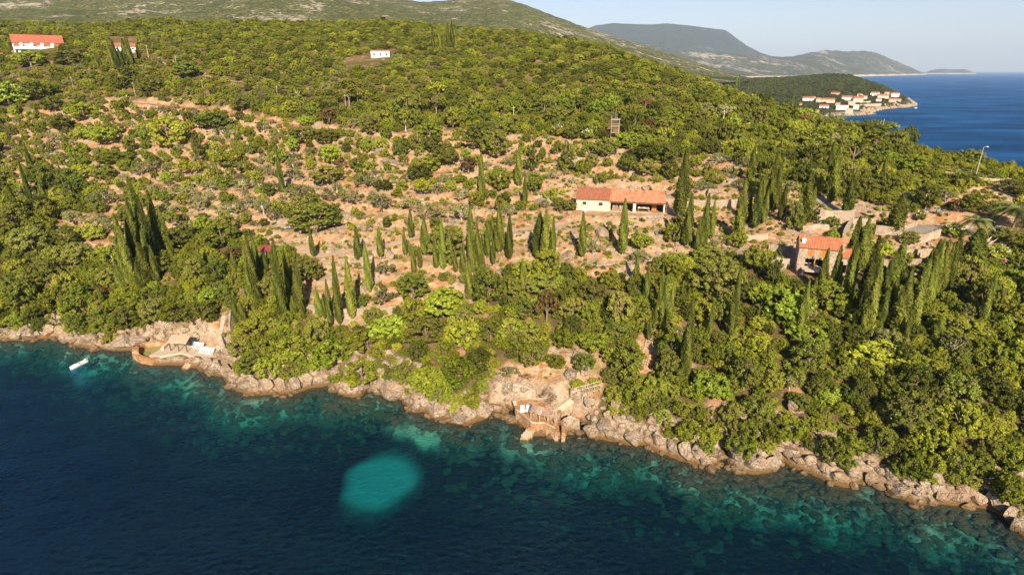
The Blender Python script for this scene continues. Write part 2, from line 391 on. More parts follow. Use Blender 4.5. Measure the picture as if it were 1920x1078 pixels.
def m_ground():
    t = NT('hillside_ground')
    op = t.n('Attribute', attribute_name='open').outputs['Fac']
    sdv = t.n('Attribute', attribute_name='shore').outputs['Fac']
    soil = t.mix(t.ramp(t.noise(.11, 5, .6), .38, .62), (.41, .155, .062), (.47, .275, .155))
    soil = t.mix(t.ramp(t.noise(.55, 4, .65), .45, .62), soil, (.50, .35, .22))
    soil = t.mix(t.math('MULTIPLY', t.ramp(t.noise(1.3, 3, .6), .55, .66), .8), soil, (.54, .44, .33))      # stones in the soil
    soil = t.mix(t.math('MULTIPLY', t.ramp(t.noise(.3, 5, .7), .49, .62), .8), soil, (.20, .17, .055))    # dry tufts
    soil = t.mix(t.math('MULTIPLY', t.ramp(t.noise(.9, 4, .7), .60, .70), .8), soil, (.075, .085, .02))
    litter = t.mix(t.ramp(t.noise(.6, 4), .4, .6), (.13, .085, .04), (.10, .09, .028))
    litter = t.mix(t.ramp(t.noise(.25, 4), .57, .68), litter, (.36, .20, .11))
    c = t.mix(op, litter, soil)
    soil = t.mix(.44, soil, (.20, .125, .055)); st = limestone_col(t)
    steep = t.ramp(t.math('ADD', t.nz(), t.math('MULTIPLY', t.noise(.8, 4), .35)), 1.02, .86)
    c = t.mix(t.math('MULTIPLY', steep, t.math('ADD', t.math('MULTIPLY', op, .8), .15)), c, st)
    rk = t.math('MULTIPLY', t.ramp(t.noise(.16, 4, .6), .54, .60), op)
    c = t.mix(rk, c, st)
    c = t.mix(t.ramp(t.math('ADD', sdv, t.math('MULTIPLY', t.noise(.5, 3), 3)), 4.4, 3.2), c, t.mix(t.ramp(t.noise(.9, 4, .7), .38, .56), (.13, .085, .05), st))  # dark brown between the shore boulders paints the shade of crevices
    z = t.z()
    c = t.mix(t.ramp(t.math('ADD', z, t.math('MULTIPLY', t.noise(.9, 3), -.8)), .5, -.1), c, (.15, .085, .03))
    bed = t.mix(t.ramp(t.noise(.35, 5, .7), .42, .58), (.08, .08, .04), (.56, .56, .38))
    bed = t.mix(t.ramp(t.noise(.09, 3), .40, .56), (.03, .035, .022), bed)
    bed = t.mix(t.ramp(t.noise(1.4, 3, .7), .5, .62), bed, t.mix(.5, bed, (.50, .46, .32)))
    bed = t.mix(t.ramp(t.math('ADD', z, t.math('MULTIPLY', t.noise(.07, 4, .6), 7.0)), 1.2, -.9), bed, (.012, .020, .014))
    bed = t.mix(t.n('Attribute', attribute_name='meadow').outputs['Fac'], bed, (.012, .020, .014))
    pd = t.n('Attribute', attribute_name='sand').outputs['Fac']
    bed = t.mix(pd, bed, (.80, .82, .74))
    c = t.mix(t.ramp(z, -.35, -.9), c, bed)
    cr = t.vor(.8, feature='DISTANCE_TO_EDGE', vec=t.n('VectorMath', {0: t.pos(), 1: t.n('TexNoise', {'Vector': t.pos(), 'Scale': .7}).outputs[1]}, operation='ADD').outputs[0])
    nm = t.bump(t.noise(1.3, 7, .72), .55)
    return t.surf(t.bsdf(c, .92, .1, nm))
def m_foliage(name, lo, hi, spec=.10, dry=None, trans=.26):
    t = NT(name)
    ti = t.n('Attribute', attribute_name='tint').outputs['Fac']
    rnd = t.n('ObjectInfo').outputs['Random']
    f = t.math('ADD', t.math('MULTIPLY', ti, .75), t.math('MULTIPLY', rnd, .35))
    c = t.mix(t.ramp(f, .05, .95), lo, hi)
    if dry: c = t.mix(t.math('MULTIPLY', t.ramp(t.math('ADD', t.noise(.5, 2), t.math('MULTIPLY', rnd, .25)), .66, .8), .6), c, dry)
    hs = t.n('HueSaturation', {'Color': c, 'Value': t.n('MapRange', {0: t.math('FRACT', t.math('MULTIPLY', rnd, 7.31)), 3: .62, 4: 1.26}).outputs[0],
                               'Hue': t.n('MapRange', {0: t.math('FRACT', t.math('MULTIPLY', rnd, 13.7)), 3: .482, 4: .512}).outputs[0]}).outputs[0]
    p = t.bsdf(hs, .75, spec)
    tr = t.n('BsdfTranslucent', {'Color': hs}).outputs[0]
    return t.surf(t.n('MixShader', {0: trans, 1: p, 2: tr}).outputs[0])
def m_masonry(name, a=(.50, .40, .30), b=(.32, .25, .19), scale=2.6):
    t = NT(name); tc = t.n('TexCoord').outputs['Object']
    v = t.n('VectorMath', {0: tc, 1: (1, 1, 1.7)}, operation='MULTIPLY').outputs[0]
    cell = t.vor(scale, vec=v, out=1); edge = t.vor(scale, vec=v, feature='DISTANCE_TO_EDGE')
    c = t.mix(t.n('SeparateColor', {0: cell}).outputs[0], a, b)
    c = t.mix(t.ramp(edge, .07, .0), c, tuple(x*.45 for x in b))
    c = t.mix(t.math('MULTIPLY', t.ramp(t.noise(.5, 4, .6, vec=tc), .5, .7), .5), c, (.62, .52, .42))
    nm = t.bump(t.ramp(edge, 0, .16), .06)
    return t.surf(t.bsdf(c, .9, .12, nm))
def m_roof(name, a, b, c3):
    t = NT(name); tc = t.n('TexCoord').outputs['Object']
    v = t.n('VectorMath', {0: tc, 1: (3.4, 2.4, 2.4)}, operation='MULTIPLY').outputs[0]
    cell = t.n('SeparateColor', {0: t.vor(1.0, vec=v, out=1)}).outputs[0]
    c = t.mix(cell, a, b); c = t.mix(t.ramp(t.noise(.9, 4, .7, vec=tc), .5, .66), c, c3)
    return t.surf(t.bsdf(c, .85, .15, t.bump(t.noise(4, 3, vec=tc), .05)))
def m_sea():
    t = NT('sea_water')
    p = t.pos()
    st = t.n('Mapping', {'Vector': p, 'Rotation': (0, 0, R(-20)), 'Scale': (1, 1.7, 1)}).outputs[0]
    h = t.math('ADD', t.math('MULTIPLY', t.noise(.8, 5, .62, vec=st, dist=.4), 1.0), t.math('MULTIPLY', t.noise(.12, 3, .5, vec=st), 1.6))
    calm = t.ramp(t.noise(.012, 4, .6, vec=t.n('Mapping', {'Vector': p, 'Rotation': (0, 0, R(12)), 'Scale': (.5, 1.5, 1)}).outputs[0], dist=.6), .40, .66)
    nm = t.n('Bump', {'Height': h, 'Distance': .8, 'Strength': t.n('MapRange', {0: calm, 3: 1.0, 4: .45}).outputs[0]}).outputs[0]
    fr = t.n('Fresnel', {'IOR': 1.33, 'Normal': nm}).outputs[0]
    gl = t.n('BsdfGlossy', {'Color': (.17, .56, 1.0, 1), 'Roughness': .28, 'Normal': nm}).outputs[0]
    tr = t.n('BsdfTransparent', {'Color': (.93, 1.0, 1.0, 1)}).outputs[0]
    df = t.n('BsdfDiffuse', {'Color': (.0006, .015, .052, 1), 'Normal': nm}).outputs[0]
    lp = t.n('MixShader', {0: .16, 1: tr, 2: df}).outputs[0]
    frs = t.math('MULTIPLY', t.math('MINIMUM', fr, .6), t.n('MapRange', {0: calm, 3: .88, 4: 1.12}).outputs[0])
    sh = t.n('MixShader', {0: frs, 1: lp, 2: gl}).outputs[0]
    ab = t.n('VolumeAbsorption', {'Color': (.0, .80, .81, 1), 'Density': .26}).outputs[0]
    t.t.links.new(ab, t.out.inputs['Volume'])
    return t.surf(sh)
def m_far(name, a, b, rock, rocky=.55, sc=.03, shore=0.0):
    t = NT(name)
    c = t.mix(t.ramp(t.noise(sc, 6, .72), .38, .62), a, b)
    c = t.mix(t.ramp(t.noise(sc*5, 5, .75), .44, .6), c, tuple(x*.55 for x in a))
    rk = t.math('ADD', t.math('MULTIPLY', t.noise(sc*.3, 4, .6), .45), t.math('MULTIPLY', t.noise(sc*2.6, 6, .8), .55))
    c = t.mix(t.ramp(rk, rocky, rocky+.035), c, rock)
    if shore: c = t.mix(t.ramp(t.math('ADD', t.z(), t.math('MULTIPLY', t.noise(.004, 3), -shore)), shore*.55, shore*.35), c, t.mix(t.ramp(t.noise(sc*2.2, 5, .8), .42, .6), (.26, .20, .15), (.58, .48, .38)))
    return t.surf(t.bsdf(c, .95, .05, t.bump(t.noise(sc*4, 5, .8), 6)))

M = {}
M['ground'] = m_ground(); M['rock'] = m_rock()
M['dirt'] = plain('pale_dirt', (.43, .30, .20), var=.16, scale=.6, bump=.08, bscale=3)
M['orange'] = plain('orange_earth', (.42, .185, .09), var=.2, scale=.5, bump=.1, bscale=3)
M['stonepath'] = m_masonry('path_stone', (.56, .46, .35), (.42, .34, .26), 1.8)
M['asphalt'] = plain('worn_asphalt', (.25, .22, .19), var=.12, scale=.5, bump=.01)
M['wall'] = m_masonry('dry_stone', (.42, .32, .23), (.27, .21, .15), 2.2)
M['wall_pale'] = m_masonry('dressed_stone', (.50, .40, .30), (.33, .25, .18), 2.4)
M['plaster'] = plain('old_plaster', (.54, .45, .34), var=.14, scale=.8, bump=.03)
M['white'] = plain('whitewash', (.80, .78, .74), var=.05)
M['whitepl'] = plain('white_plastic', (.82, .82, .80), rough=.4, var=.02)
M['roof_red'] = m_roof('old_red_tile', (.20, .068, .038), (.29, .105, .058), (.25, .12, .075))
M['roof_pale'] = m_roof('patched_tile', (.34, .135, .07), (.43, .22, .125), (.25, .09, .05))
M['roof_orange'] = m_roof('new_orange_tile', (.30, .10, .045), (.37, .14, .07), (.34, .16, .09))
M['roof_brick'] = m_roof('brick_red_tile', (.30, .085, .05), (.36, .115, .07), (.36, .14, .08))
M['wood'] = plain('weathered_wood', (.36, .27, .19), var=.3, scale=3)
M['wood_dark'] = plain('dark_wood', (.12, .075, .045), var=.3, scale=3)
M['shutter'] = plain('brown_shutter_wood', (.42, .16, .04), var=.15, scale=3)
M['shingle'] = m_masonry('wood_shingle', (.36, .24, .165), (.27, .17, .115), 3.5)
M['reed'] = plain('reed_thatch', (.54, .36, .24), var=.12, scale=2.5, bump=.05)
M['concrete'] = plain('pale_concrete', (.46, .37, .27), var=.1, scale=.9, bump=.02)
M['paving'] = m_masonry('ochre_paving', (.44, .24, .105), (.35, .18, .075), 1.6)
M['metal'] = plain('grey_metal', (.45, .45, .43), rough=.4, var=.08, metal=.3)
M['dark'] = plain('painted_loggia_shade', (.02, .018, .015), var=.1)  # near-black colour that stands in for shade inside the loggia
M['glass'] = plain('window_glass', (.03, .035, .04), rough=.1, spec=.6, var=.05)
M['bark'] = plain('bark', (.20, .145, .10), var=.3, scale=3)
M['palebark'] = plain('pale_bark', (.50, .44, .36), var=.2, scale=3)
M['rubber'] = plain('rubber', (.06, .06, .06))
M['yellow'] = plain('yellow_paint', (.70, .36, .03), rough=.45, var=.1)
M['crimson'] = plain('crimson_sheet', (.24, .05, .045), rough=.5, var=.12)
M['poolwater'] = plain('pool_water', (.24, .21, .07), rough=.08, spec=.5, var=.12, scale=.5)
M['blue'] = plain('blue_paint', (.12, .28, .5), rough=.4)
M['cream'] = plain('cream_upholstery', (.66, .52, .36), rough=.6)
M['cloth'] = plain('blue_grey_tarp_and_shade', (.32, .38, .44), rough=.7)  # also the shade tone painted on the two loungers under the hut
M['agave'] = plain('agave_leaf', (.30, .36, .28), rough=.6, var=.15)
M['holm'] = m_foliage('holm_oak_leaves', (.042, .058, .008), (.285, .315, .040), dry=(.20, .16, .06))
M['maquis'] = m_foliage('maquis_leaves', (.072, .092, .008), (.40, .43, .036), dry=(.22, .19, .05))
M['green'] = m_foliage('bright_leaves', (.085, .120, .008), (.38, .44, .045))
M['olive'] = m_foliage('olive_leaves', (.11, .118, .040), (.37, .37, .135), spec=.15)
M['pine'] = m_foliage('pine_needles', (.080, .100, .008), (.30, .30, .03), trans=.2)
M['cypress'] = m_foliage('cypress_sprays', (.040, .054, .009), (.215, .24, .036), trans=.2)
M['rust'] = m_foliage('rust_leaves', (.10, .065, .02), (.26, .15, .06))
M['lime'] = m_foliage('lime_leaves', (.16, .20, .01), (.40, .42, .03))
M['far_green'] = m_foliage('far_leaves', (.035, .050, .014), (.115, .13, .035), trans=.15)
M['dry'] = m_foliage('dry_twigs', (.14, .09, .05), (.30, .20, .12), trans=.1)
M['palm'] = m_foliage('palm_leaflets', (.10, .12, .03), (.34, .36, .11), spec=.3)
M['flower'] = m_foliage('white_blossom', (.45, .45, .36), (.78, .76, .66), trans=.2)
M['sea'] = m_sea()
M['bedrock'] = plain('deep_seabed', (.03, .035, .04))
M['m_near'] = m_far('mountain_scrub', (.085, .100, .030), (.19, .185, .065), (.42, .36, .28), rocky=.545, sc=.03)
M['m_mid'] = m_far('coast_scrub', (.050, .060, .028), (.12, .115, .06), (.34, .29, .24), rocky=.545, sc=.009, shore=20)
M['m_far'] = m_far('far_scrub', (.032, .042, .028), (.06, .07, .045), (.16, .14, .12), rocky=.60, sc=.006, shore=0)
M['headland'] = m_far('headland_scrub', (.055, .070, .018), (.15, .155, .05), (.45, .36, .28), rocky=.60, sc=.06, shore=2.4)

# ---------------------------------------------------------------- setting meshes
pxs, pys, _ = proj(GX, GY, Z)
sandm = sstep(7.4, 4.6, patch_d)
sandm = np.maximum(sandm, ((GX > 100) & (GY > 62) & (SD < -1))*.75)
meadow = sstep(5.8, 7.2, patch_d)*sstep(20, 14, patch_d)*(SD < -6)
me = grid_mesh('ground', GX, GY, Z, M['ground'], dict(open=np.clip(dmask + 0.35*np.clip(fbm(GX, GY, 12, 3, 2)*3, 0, 1), 0, 1), shore=SD, sand=sandm, meadow=meadow), smooth=True)
link('ground', me, kind='structure', label='orange-brown rocky terraced hillside falling to the shore and seabed')
me = grid_mesh('headland_ground', HX, HY, hz, M['headland'])
link('headland_ground', me, kind='structure')
S_ = 34000.0
def box_mesh(name, x0, x1, y0, y1, z0, z1, mat):
    V = [(x, y, z) for z in (z0, z1) for y in (y0, y1) for x in (x0, x1)]
    F = [(0, 2, 3, 1), (4, 5, 7, 6), (0, 1, 5, 4), (1, 3, 7, 5), (3, 2, 6, 7), (2, 0, 4, 6)]
    return np_mesh(name, V, F, mat)
link('sea', box_mesh('sea', -S_, S_, -2000, S_, -40, 0, M['sea']), kind='structure')
V = [(-S_+10, -1990, -32), (S_-10, -1990, -32), (S_-10, S_-10, -32), (-S_+10, S_-10, -32)]
link('seabed', np_mesh('seabed', V, [(0, 1, 2, 3)], M['bedrock']), kind='structure')
hm = NT('haze_air'); pv = hm.n('VolumePrincipled', {'Color': (.60, .77, 1.0, 1), 'Density': 5.0e-5, 'Anisotropy': 0.0}).outputs[0]
hm.t.links.new(pv, hm.out.inputs['Volume'])
link('haze', box_mesh('haze', -S_-500, S_+500, -2600, S_+500, -41, 1250, hm.m), kind='stuff')

def ridge(name, prof, Yc, Y0, z0, Yb, mat, nx=220, nf=60, nb=16, amp=30, bump=4, pw=.85, scale=600, small=40):
    pr = np.array(prof, float)
    px = np.linspace(pr[0, 0], pr[-1, 0], nx); py = np.interp(px, pr[:, 0], pr[:, 1])
    for _ in range(2): py[1:-1] = (py[:-2]+2*py[1:-1]+py[2:])/4
    u, dy, dz = rdir(px, py)
    ux = u/dy
    yc = np.interp(px, *np.array(Yc, float).T) if isinstance(Yc, list) else np.full(nx, float(Yc))
    y0 = np.interp(px, *np.array(Y0, float).T) if isinstance(Y0, list) else np.full(nx, float(Y0))
    zc = np.maximum(CAMZ + dz/dy*yc, 2)
    rows = []
    for i in range(nf+1):
        s = i/nf; Y = y0 + (yc-y0)*s; z = z0 + (zc-z0)*s**pw
        X = ux*Y; e = math.sin(math.pi*s)**.6*sstep(0, 300, zc)
        z = z + e*(amp*fbm(X, Y, scale, 4, 3)*2) + s*(1-s)*4*0 + bump*fbm(X, Y, small, 2, 1)*min(1, s*3)*sstep(0, 60, zc)
        rows.append(np.stack([X, Y, z], 1))
    for i in range(1, nb+1):
        s = i/nb; Y = yc + Yb*s; z = zc*(1-s)**1.2 - 30*s
        rows.append(np.stack([ux*Y, Y, z], 1))
    A = np.array(rows)
    me = grid_mesh(name, A[:, ::-1, 0], A[:, ::-1, 1], A[:, ::-1, 2], mat)
    return link(name, me, kind='structure')
ridge('mountain_slope', [(-700, -60), (-200, -52), (0, -46), (400, -34), (620, -20), (720, -6), (765, 1), (800, 6), (860, 3), (890, -3), (925, -2), (955, 4), (1000, 18), (1040, 33), (1080, 48), (1120, 62), (1170, 78), (1230, 95), (1300, 116), (1360, 135), (1420, 150), (1470, 158)],
      2300, [(-700, 640), (1200, 640), (1470, 1400)], 40, 900, M['m_near'], nx=420, nf=150, amp=34, bump=9, scale=420, small=26)
ridge('coast_hills', [(1040, 62), (1150, 74), (1210, 83), (1262, 94), (1300, 97), (1360, 100), (1400, 103), (1450, 108), (1490, 106), (1520, 99), (1548, 94), (1580, 97), (1622, 96), (1642, 99), (1680, 115), (1710, 128), (1728, 136), (1738, 138.5)],
      [(1040, 5200), (1400, 6200), (1738, 10200)], [(1040, 4200), (1380, 4700), (1480, 5050), (1600, 6200), (1738, 8800)], 0, 1500, M['m_mid'], nx=300, nf=70, amp=70, bump=16, scale=900, small=90, pw=.8)
ridge('mesa_mountain', [(1060, 62), (1100, 55), (1118, 48), (1150, 44), (1180, 45), (1210, 47), (1250, 44.5), (1290, 48), (1325, 53), (1360, 57), (1378, 70), (1400, 86), (1425, 99), (1447, 106), (1500, 109), (1560, 112)],
      9800, 7600, 0, 2500, M['m_far'], nx=200, nf=50, amp=60, bump=10, scale=1200, small=160, pw=.9)
ridge('far_island', [(1733, 138.8), (1742, 133), (1755, 130.5), (1772, 129.5), (1790, 131), (1808, 130), (1820, 133), (1831, 138.5)],
      11800, 11300, 0, 500, M['m_mid'], nx=60, nf=14, nb=6, amp=6, bump=4, scale=300, small=90)

# roads and paths as strips that lie on the ground
for k, r in ROADS.items():
    P = r['pts']; T = np.gradient(P[:, :2], axis=0); T /= np.linalg.norm(T, axis=1)[:, None]+1e-9
    Nn = np.stack([-T[:, 1], T[:, 0]], 1); V = []; F = []
    cols = (-1, -.45, .0, .45, 1)
    for i in range(len(P)):
        w = r['w']/2*(1+.22*float(fbm(P[i, 0], P[i, 1], 4, 2, 2)))
        for c in cols:
            x, y = P[i, :2]+Nn[i]*c*w
            V.append((x, y, P[i, 2]+0.06-0.05*abs(c)))
    nc = len(cols)
    for i in range(len(P)-1):
        for j in range(nc-1):
            a = i*nc+j; F.append((a, a+1, a+1+nc, a+nc))
    me = np_mesh(k, V, F, M[r['m']]); me.flip_normals() if False else None
    link(k, me, kind='structure')
# ---------------------------------------------------------------- foliage builders
def ico(sub=0):
    bm = bmesh.new(); bmesh.ops.create_icosphere(bm, subdivisions=sub+1, radius=1.0)
    V = np.array([v.co[:] for v in bm.verts]); F = np.array([[v.index for v in f.verts] for f in bm.faces]); bm.free(); return V, F
ICO0, ICO1 = ico(0), ico(1)
def leaf_quads(C, Nrm, size, g, elong=1.0, up=None):
    n = len(C)
    a = g.normal(size=(n, 3)) if up is None else np.asarray(up) + 0.35*g.normal(size=(n, 3))
    t = a - (a*Nrm).sum(1)[:, None]*Nrm; t /= np.linalg.norm(t, axis=1)[:, None]+1e-9
    b = np.cross(Nrm, t); s = size[:, None]
    q = np.stack([C - t*s*elong, C + b*s*.62, C + t*s*elong, C - b*s*.62], 1)
    return q.reshape(-1, 3)
def crown(name, seed, clumps, leaves, lsize, mat, squash=1.0, core=.72, flat=0.0):
    """clumps: list of (x,y,z,r). Leaf-sized faces spread on and in each clump, plus an added dark core in each to block light."""
    g = np.random.default_rng(seed); V = []; T = []
    for (x, y, z, r) in clumps:
        n = int(leaves*(r/.16)**1.6)
        d = g.normal(size=(n, 3)); d /= np.linalg.norm(d, axis=1)[:, None]; d[:, 2] = np.where(d[:, 2] < -.35, -d[:, 2], d[:, 2])
        rad = r*(.72+.42*g.random(n))
        C = np.array([x, y, z]) + d*rad[:, None]*np.array([1, 1, squash])
        N = d*.75 + np.array([0, 0, .35]) + .55*g.normal(size=(n, 3)); N /= np.linalg.norm(N, axis=1)[:, None]
        V.append(leaf_quads(C, N, lsize*(.65+.7*g.random(n)), g)); T.append(np.clip(g.random()*.55 + g.random(n)*.45, 0, 1))
    V = np.concatenate(V); T = np.concatenate(T); nq = len(V)//4
    F = np.arange(nq*4).reshape(-1, 4)
    cv, cf = ICO0; VV = [V]; FF = [F]; TT = [T]; off = len(V)
    for (x, y, z, r) in clumps:
        v = cv*r*core*(1+.25*g.normal(size=(len(cv), 1)))*np.array([1, 1, squash]) + np.array([x, y, z])
        VV.append(v); f = np.concatenate([cf, cf[:, 2:3]], 1)+off; FF.append(f); TT.append(np.full(len(f), .15)); off += len(v)  # cores take the dark end of the tint, as shade inside the crown
    # triangles of the cores kept as degenerate-free polygons
    me = bpy.data.meshes.new(name); Va = np.concatenate(VV).astype(np.float32)
    me.vertices.add(len(Va)); me.vertices.foreach_set('co', Va.ravel())
    tri = np.concatenate(FF[1:])[:, :3]
    loops = np.concatenate([F.ravel(), tri.ravel()]).astype(np.int32)
    tot = np.concatenate([np.full(nq, 4), np.full(len(tri), 3)]).astype(np.int32)
    me.loops.add(len(loops)); me.loops.foreach_set('vertex_index', loops)
    me.polygons.add(len(tot)); me.polygons.foreach_set('loop_start', np.concatenate([[0], np.cumsum(tot)[:-1]]).astype(np.int32))
    me.polygons.foreach_set('loop_total', tot); me.update(calc_edges=True)
    at_ = me.attributes.new('tint', 'FLOAT', 'FACE'); at_.data.foreach_set('value', np.concatenate(TT).astype(np.float32))
    me.materials.append(mat); return me
def shell(seed, n, rx, rz, cz, rmin, rmax, zlow=-.55, lump=.16):
    g = np.random.default_rng(seed); out = []; tries = 0
    ph = g.random(3)*6.28
    while len(out) < n and tries < 4000:
        tries += 1
        d = g.normal(size=3); d /= np.linalg.norm(d)
        if d[2] < zlow: continue
        a = math.atan2(d[1], d[0]); q = 1 + lump*math.sin(2*a+ph[0]) + lump*.7*math.sin(3*a+ph[1]+2*d[2])
        k = g.uniform(.5, 1.0)**.5; r = g.uniform(rmin, rmax)
        p = np.array([d[0]*(rx*q-r*.6)*k, d[1]*(rx*q-r*.6)*k, cz + d[2]*(rz-r*.6)*k])
        if all(np.linalg.norm(p-o[:3]) > (r+o[3])*.46 for o in out): out.append((p[0], p[1], p[2], r))
    return out
PROTO = {}
def protos(kind, n, fn): PROTO[kind] = [fn(i) for i in range(n)]
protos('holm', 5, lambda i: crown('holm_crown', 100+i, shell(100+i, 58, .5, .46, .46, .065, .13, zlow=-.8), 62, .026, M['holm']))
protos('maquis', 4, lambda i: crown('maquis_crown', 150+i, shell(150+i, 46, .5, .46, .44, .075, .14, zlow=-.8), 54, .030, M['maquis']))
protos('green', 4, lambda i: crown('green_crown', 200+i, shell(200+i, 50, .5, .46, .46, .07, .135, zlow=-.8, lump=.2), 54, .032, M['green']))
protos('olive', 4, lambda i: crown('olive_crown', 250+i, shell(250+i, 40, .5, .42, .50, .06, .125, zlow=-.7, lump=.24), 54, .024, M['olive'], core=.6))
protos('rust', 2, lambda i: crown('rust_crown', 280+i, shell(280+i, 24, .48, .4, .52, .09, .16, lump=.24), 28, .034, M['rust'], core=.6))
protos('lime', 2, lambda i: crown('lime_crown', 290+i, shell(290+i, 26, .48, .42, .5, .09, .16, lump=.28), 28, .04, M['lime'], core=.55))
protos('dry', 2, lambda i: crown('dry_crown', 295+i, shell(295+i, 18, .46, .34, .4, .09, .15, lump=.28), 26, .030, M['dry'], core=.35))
def pine_cl(i):
    g = np.random.default_rng(300+i); out = []
    for k in range(26):
        z = .38+.56*g.random(); rr = .46*(1-.75*max(0, (z-.55)/.45)**1.6); a = g.random()*6.28; q = rr*g.random()**.5
        out.append((math.cos(a)*q, math.sin(a)*q, z, g.uniform(.09, .15)))
    return crown('pine_crown', 300+i, out, 34, .036, M['pine'], squash=.5, core=.6)
protos('pine', 3, pine_cl)
def cone_cl(i):
    g = np.random.default_rng(330+i); out = []
    for k in range(46):
        z = .06+.90*g.random()**1.15; rr = .46*(1-z)**.8+.03; a = g.random()*6.28; q = rr*(.55+.4*g.random())
        out.append((math.cos(a)*q, math.sin(a)*q, z, g.uniform(.07, .12)*(1.1-.5*z)))
    out.append((0, 0, .95, .05)); out.append((0, 0, .5, .16)); out.append((0, 0, .3, .2))
    return crown('conifer_crown', 330+i, out, 40, .032, M['cypress'], squash=.7)
protos('conifer', 3, cone_cl)
protos('shrub', 4, lambda i: crown('shrub_crown', 350+i, [(c[0], c[1], max(c[2], .12), c[3]) for c in shell(350+i, 13, .46, .62, .28, .15, .24, zlow=-.1)], 24, .055, M['maquis'], core=.8))
protos('greyshrub', 2, lambda i: crown('greyshrub_crown', 370+i, [(c[0], c[1], max(c[2], .12), c[3]) for c in shell(370+i, 13, .46, .62, .28, .15, .24, zlow=-.1)], 22, .05, M['olive'], core=.7))
protos('topiary', 1, lambda i: crown('topiary_crown', 380, [(0, 0, .5, .44)], 60, .035, M['holm'], core=.95))
def blossom(i):
    a = crown('oleander_leaves', 390+i, [(c[0], c[1], max(c[2], .15), c[3]) for c in shell(390+i, 14, .46, .62, .3, .15, .24, zlow=-.1)], 24, .05, M['maquis'])
    return a
protos('oleander', 2, blossom)
protos('blossom', 2, lambda i: crown('white_flowers', 395+i, [(c[0], c[1], max(c[2], .35)+.06, c[3]*.8) for c in shell(395+i, 11, .46, .62, .34, .13, .2, zlow=.1)], 9, .045, M['flower'], core=.05))
def cypress_mesh(i):
    g = np.random.default_rng(400+i); n = 3600
    z = g.random(n)**.92; a = g.random(n)*6.2832
    base = np.minimum(1, (z/.10)**.6)*np.where(z > .45, ((1-z)/.55)**.72, 1.0)
    lob = 1+.14*np.sin(3*a+9*z+i)+.12*np.sin(5*a-14*z+2*i)+.10*g.normal(size=n)
    r = .5*base*lob*(.82+.18*g.random(n))
    C = np.stack([np.cos(a)*r, np.sin(a)*r, .03+.97*z], 1)
    H = 9.0                                        # height : width
    Cw = C*np.array([1, 1, H])
    N = np.stack([np.cos(a), np.sin(a), np.full(n, .25)], 1)+.5*g.normal(size=(n, 3)); N /= np.linalg.norm(N, axis=1)[:, None]
    up = np.stack([np.cos(a)*.35, np.sin(a)*.35, np.ones(n)], 1)
    Q = leaf_quads(Cw, N, (.075+.075*g.random(n))*(1-.3*z), g, elong=2.2, up=up)
    tint = np.clip(.32+.32*np.sin(3*a+9*z+i)+.4*(g.random(n)-.3), 0, 1)
    # light-blocking core, tinted dark as inner shade
    nz, na = 12, 7; V = []; F = []
    for k in range(nz):
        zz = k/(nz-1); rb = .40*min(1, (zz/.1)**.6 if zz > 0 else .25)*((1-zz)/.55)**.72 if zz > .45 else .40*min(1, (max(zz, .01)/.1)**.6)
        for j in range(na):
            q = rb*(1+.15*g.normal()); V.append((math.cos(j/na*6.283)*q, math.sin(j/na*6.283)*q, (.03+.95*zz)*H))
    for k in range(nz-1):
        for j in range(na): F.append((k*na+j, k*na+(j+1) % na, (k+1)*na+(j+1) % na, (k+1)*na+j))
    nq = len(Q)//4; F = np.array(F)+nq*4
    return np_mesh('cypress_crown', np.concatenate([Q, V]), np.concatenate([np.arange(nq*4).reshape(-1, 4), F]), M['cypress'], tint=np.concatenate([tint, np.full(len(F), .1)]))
CY_H = 9.0
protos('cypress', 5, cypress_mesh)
def tube(V, F, p0, p1, r0, r1, n=6):
    p0 = Vector(p0); p1 = Vector(p1); d = (p1-p0).normalized(); a = d.orthogonal().normalized(); b = d.cross(a); o = len(V)
    for p, r in ((p0, r0), (p1, r1)):
        for k in range(n):
            t = k/n*6.2832; V.append(tuple(p+a*math.cos(t)*r+b*math.sin(t)*r))
    for k in range(n): F.append((o+k, o+(k+1) % n, o+n+(k+1) % n, o+n+k))
def trunk_mesh(i, mat, tall=.55):
    g = random.Random(500+i); V = []; F = []; x = g.uniform(-.03, .03)
    tube(V, F, (0, 0, -.12), (x, .02, tall*.5), .045, .032); tube(V, F, (x, .02, tall*.5), (x*2, 0, tall*1.2), .032, .012)
    for k in range(4):
        a = k*1.57+g.uniform(-.5, .5); q = g.uniform(.2, .32)
        tube(V, F, (x, .02, tall*g.uniform(.35, .6)), (math.cos(a)*q, math.sin(a)*q, tall*g.uniform(1.0, 1.4)), .02, .007, 5)
    return np_mesh('tree_trunk', V, F, mat, smooth=True)
TRUNKS = [trunk_mesh(i, M['bark']) for i in range(4)]
PALETRUNK = [trunk_mesh(9, M['palebark'])]
V = []; F = []; tube(V, F, (0, 0, -.6), (0, 0, 1.2), .06, .045, 7)
CYTRUNK = np_mesh('cypress_trunk', V, F, M['palebark'], smooth=True)

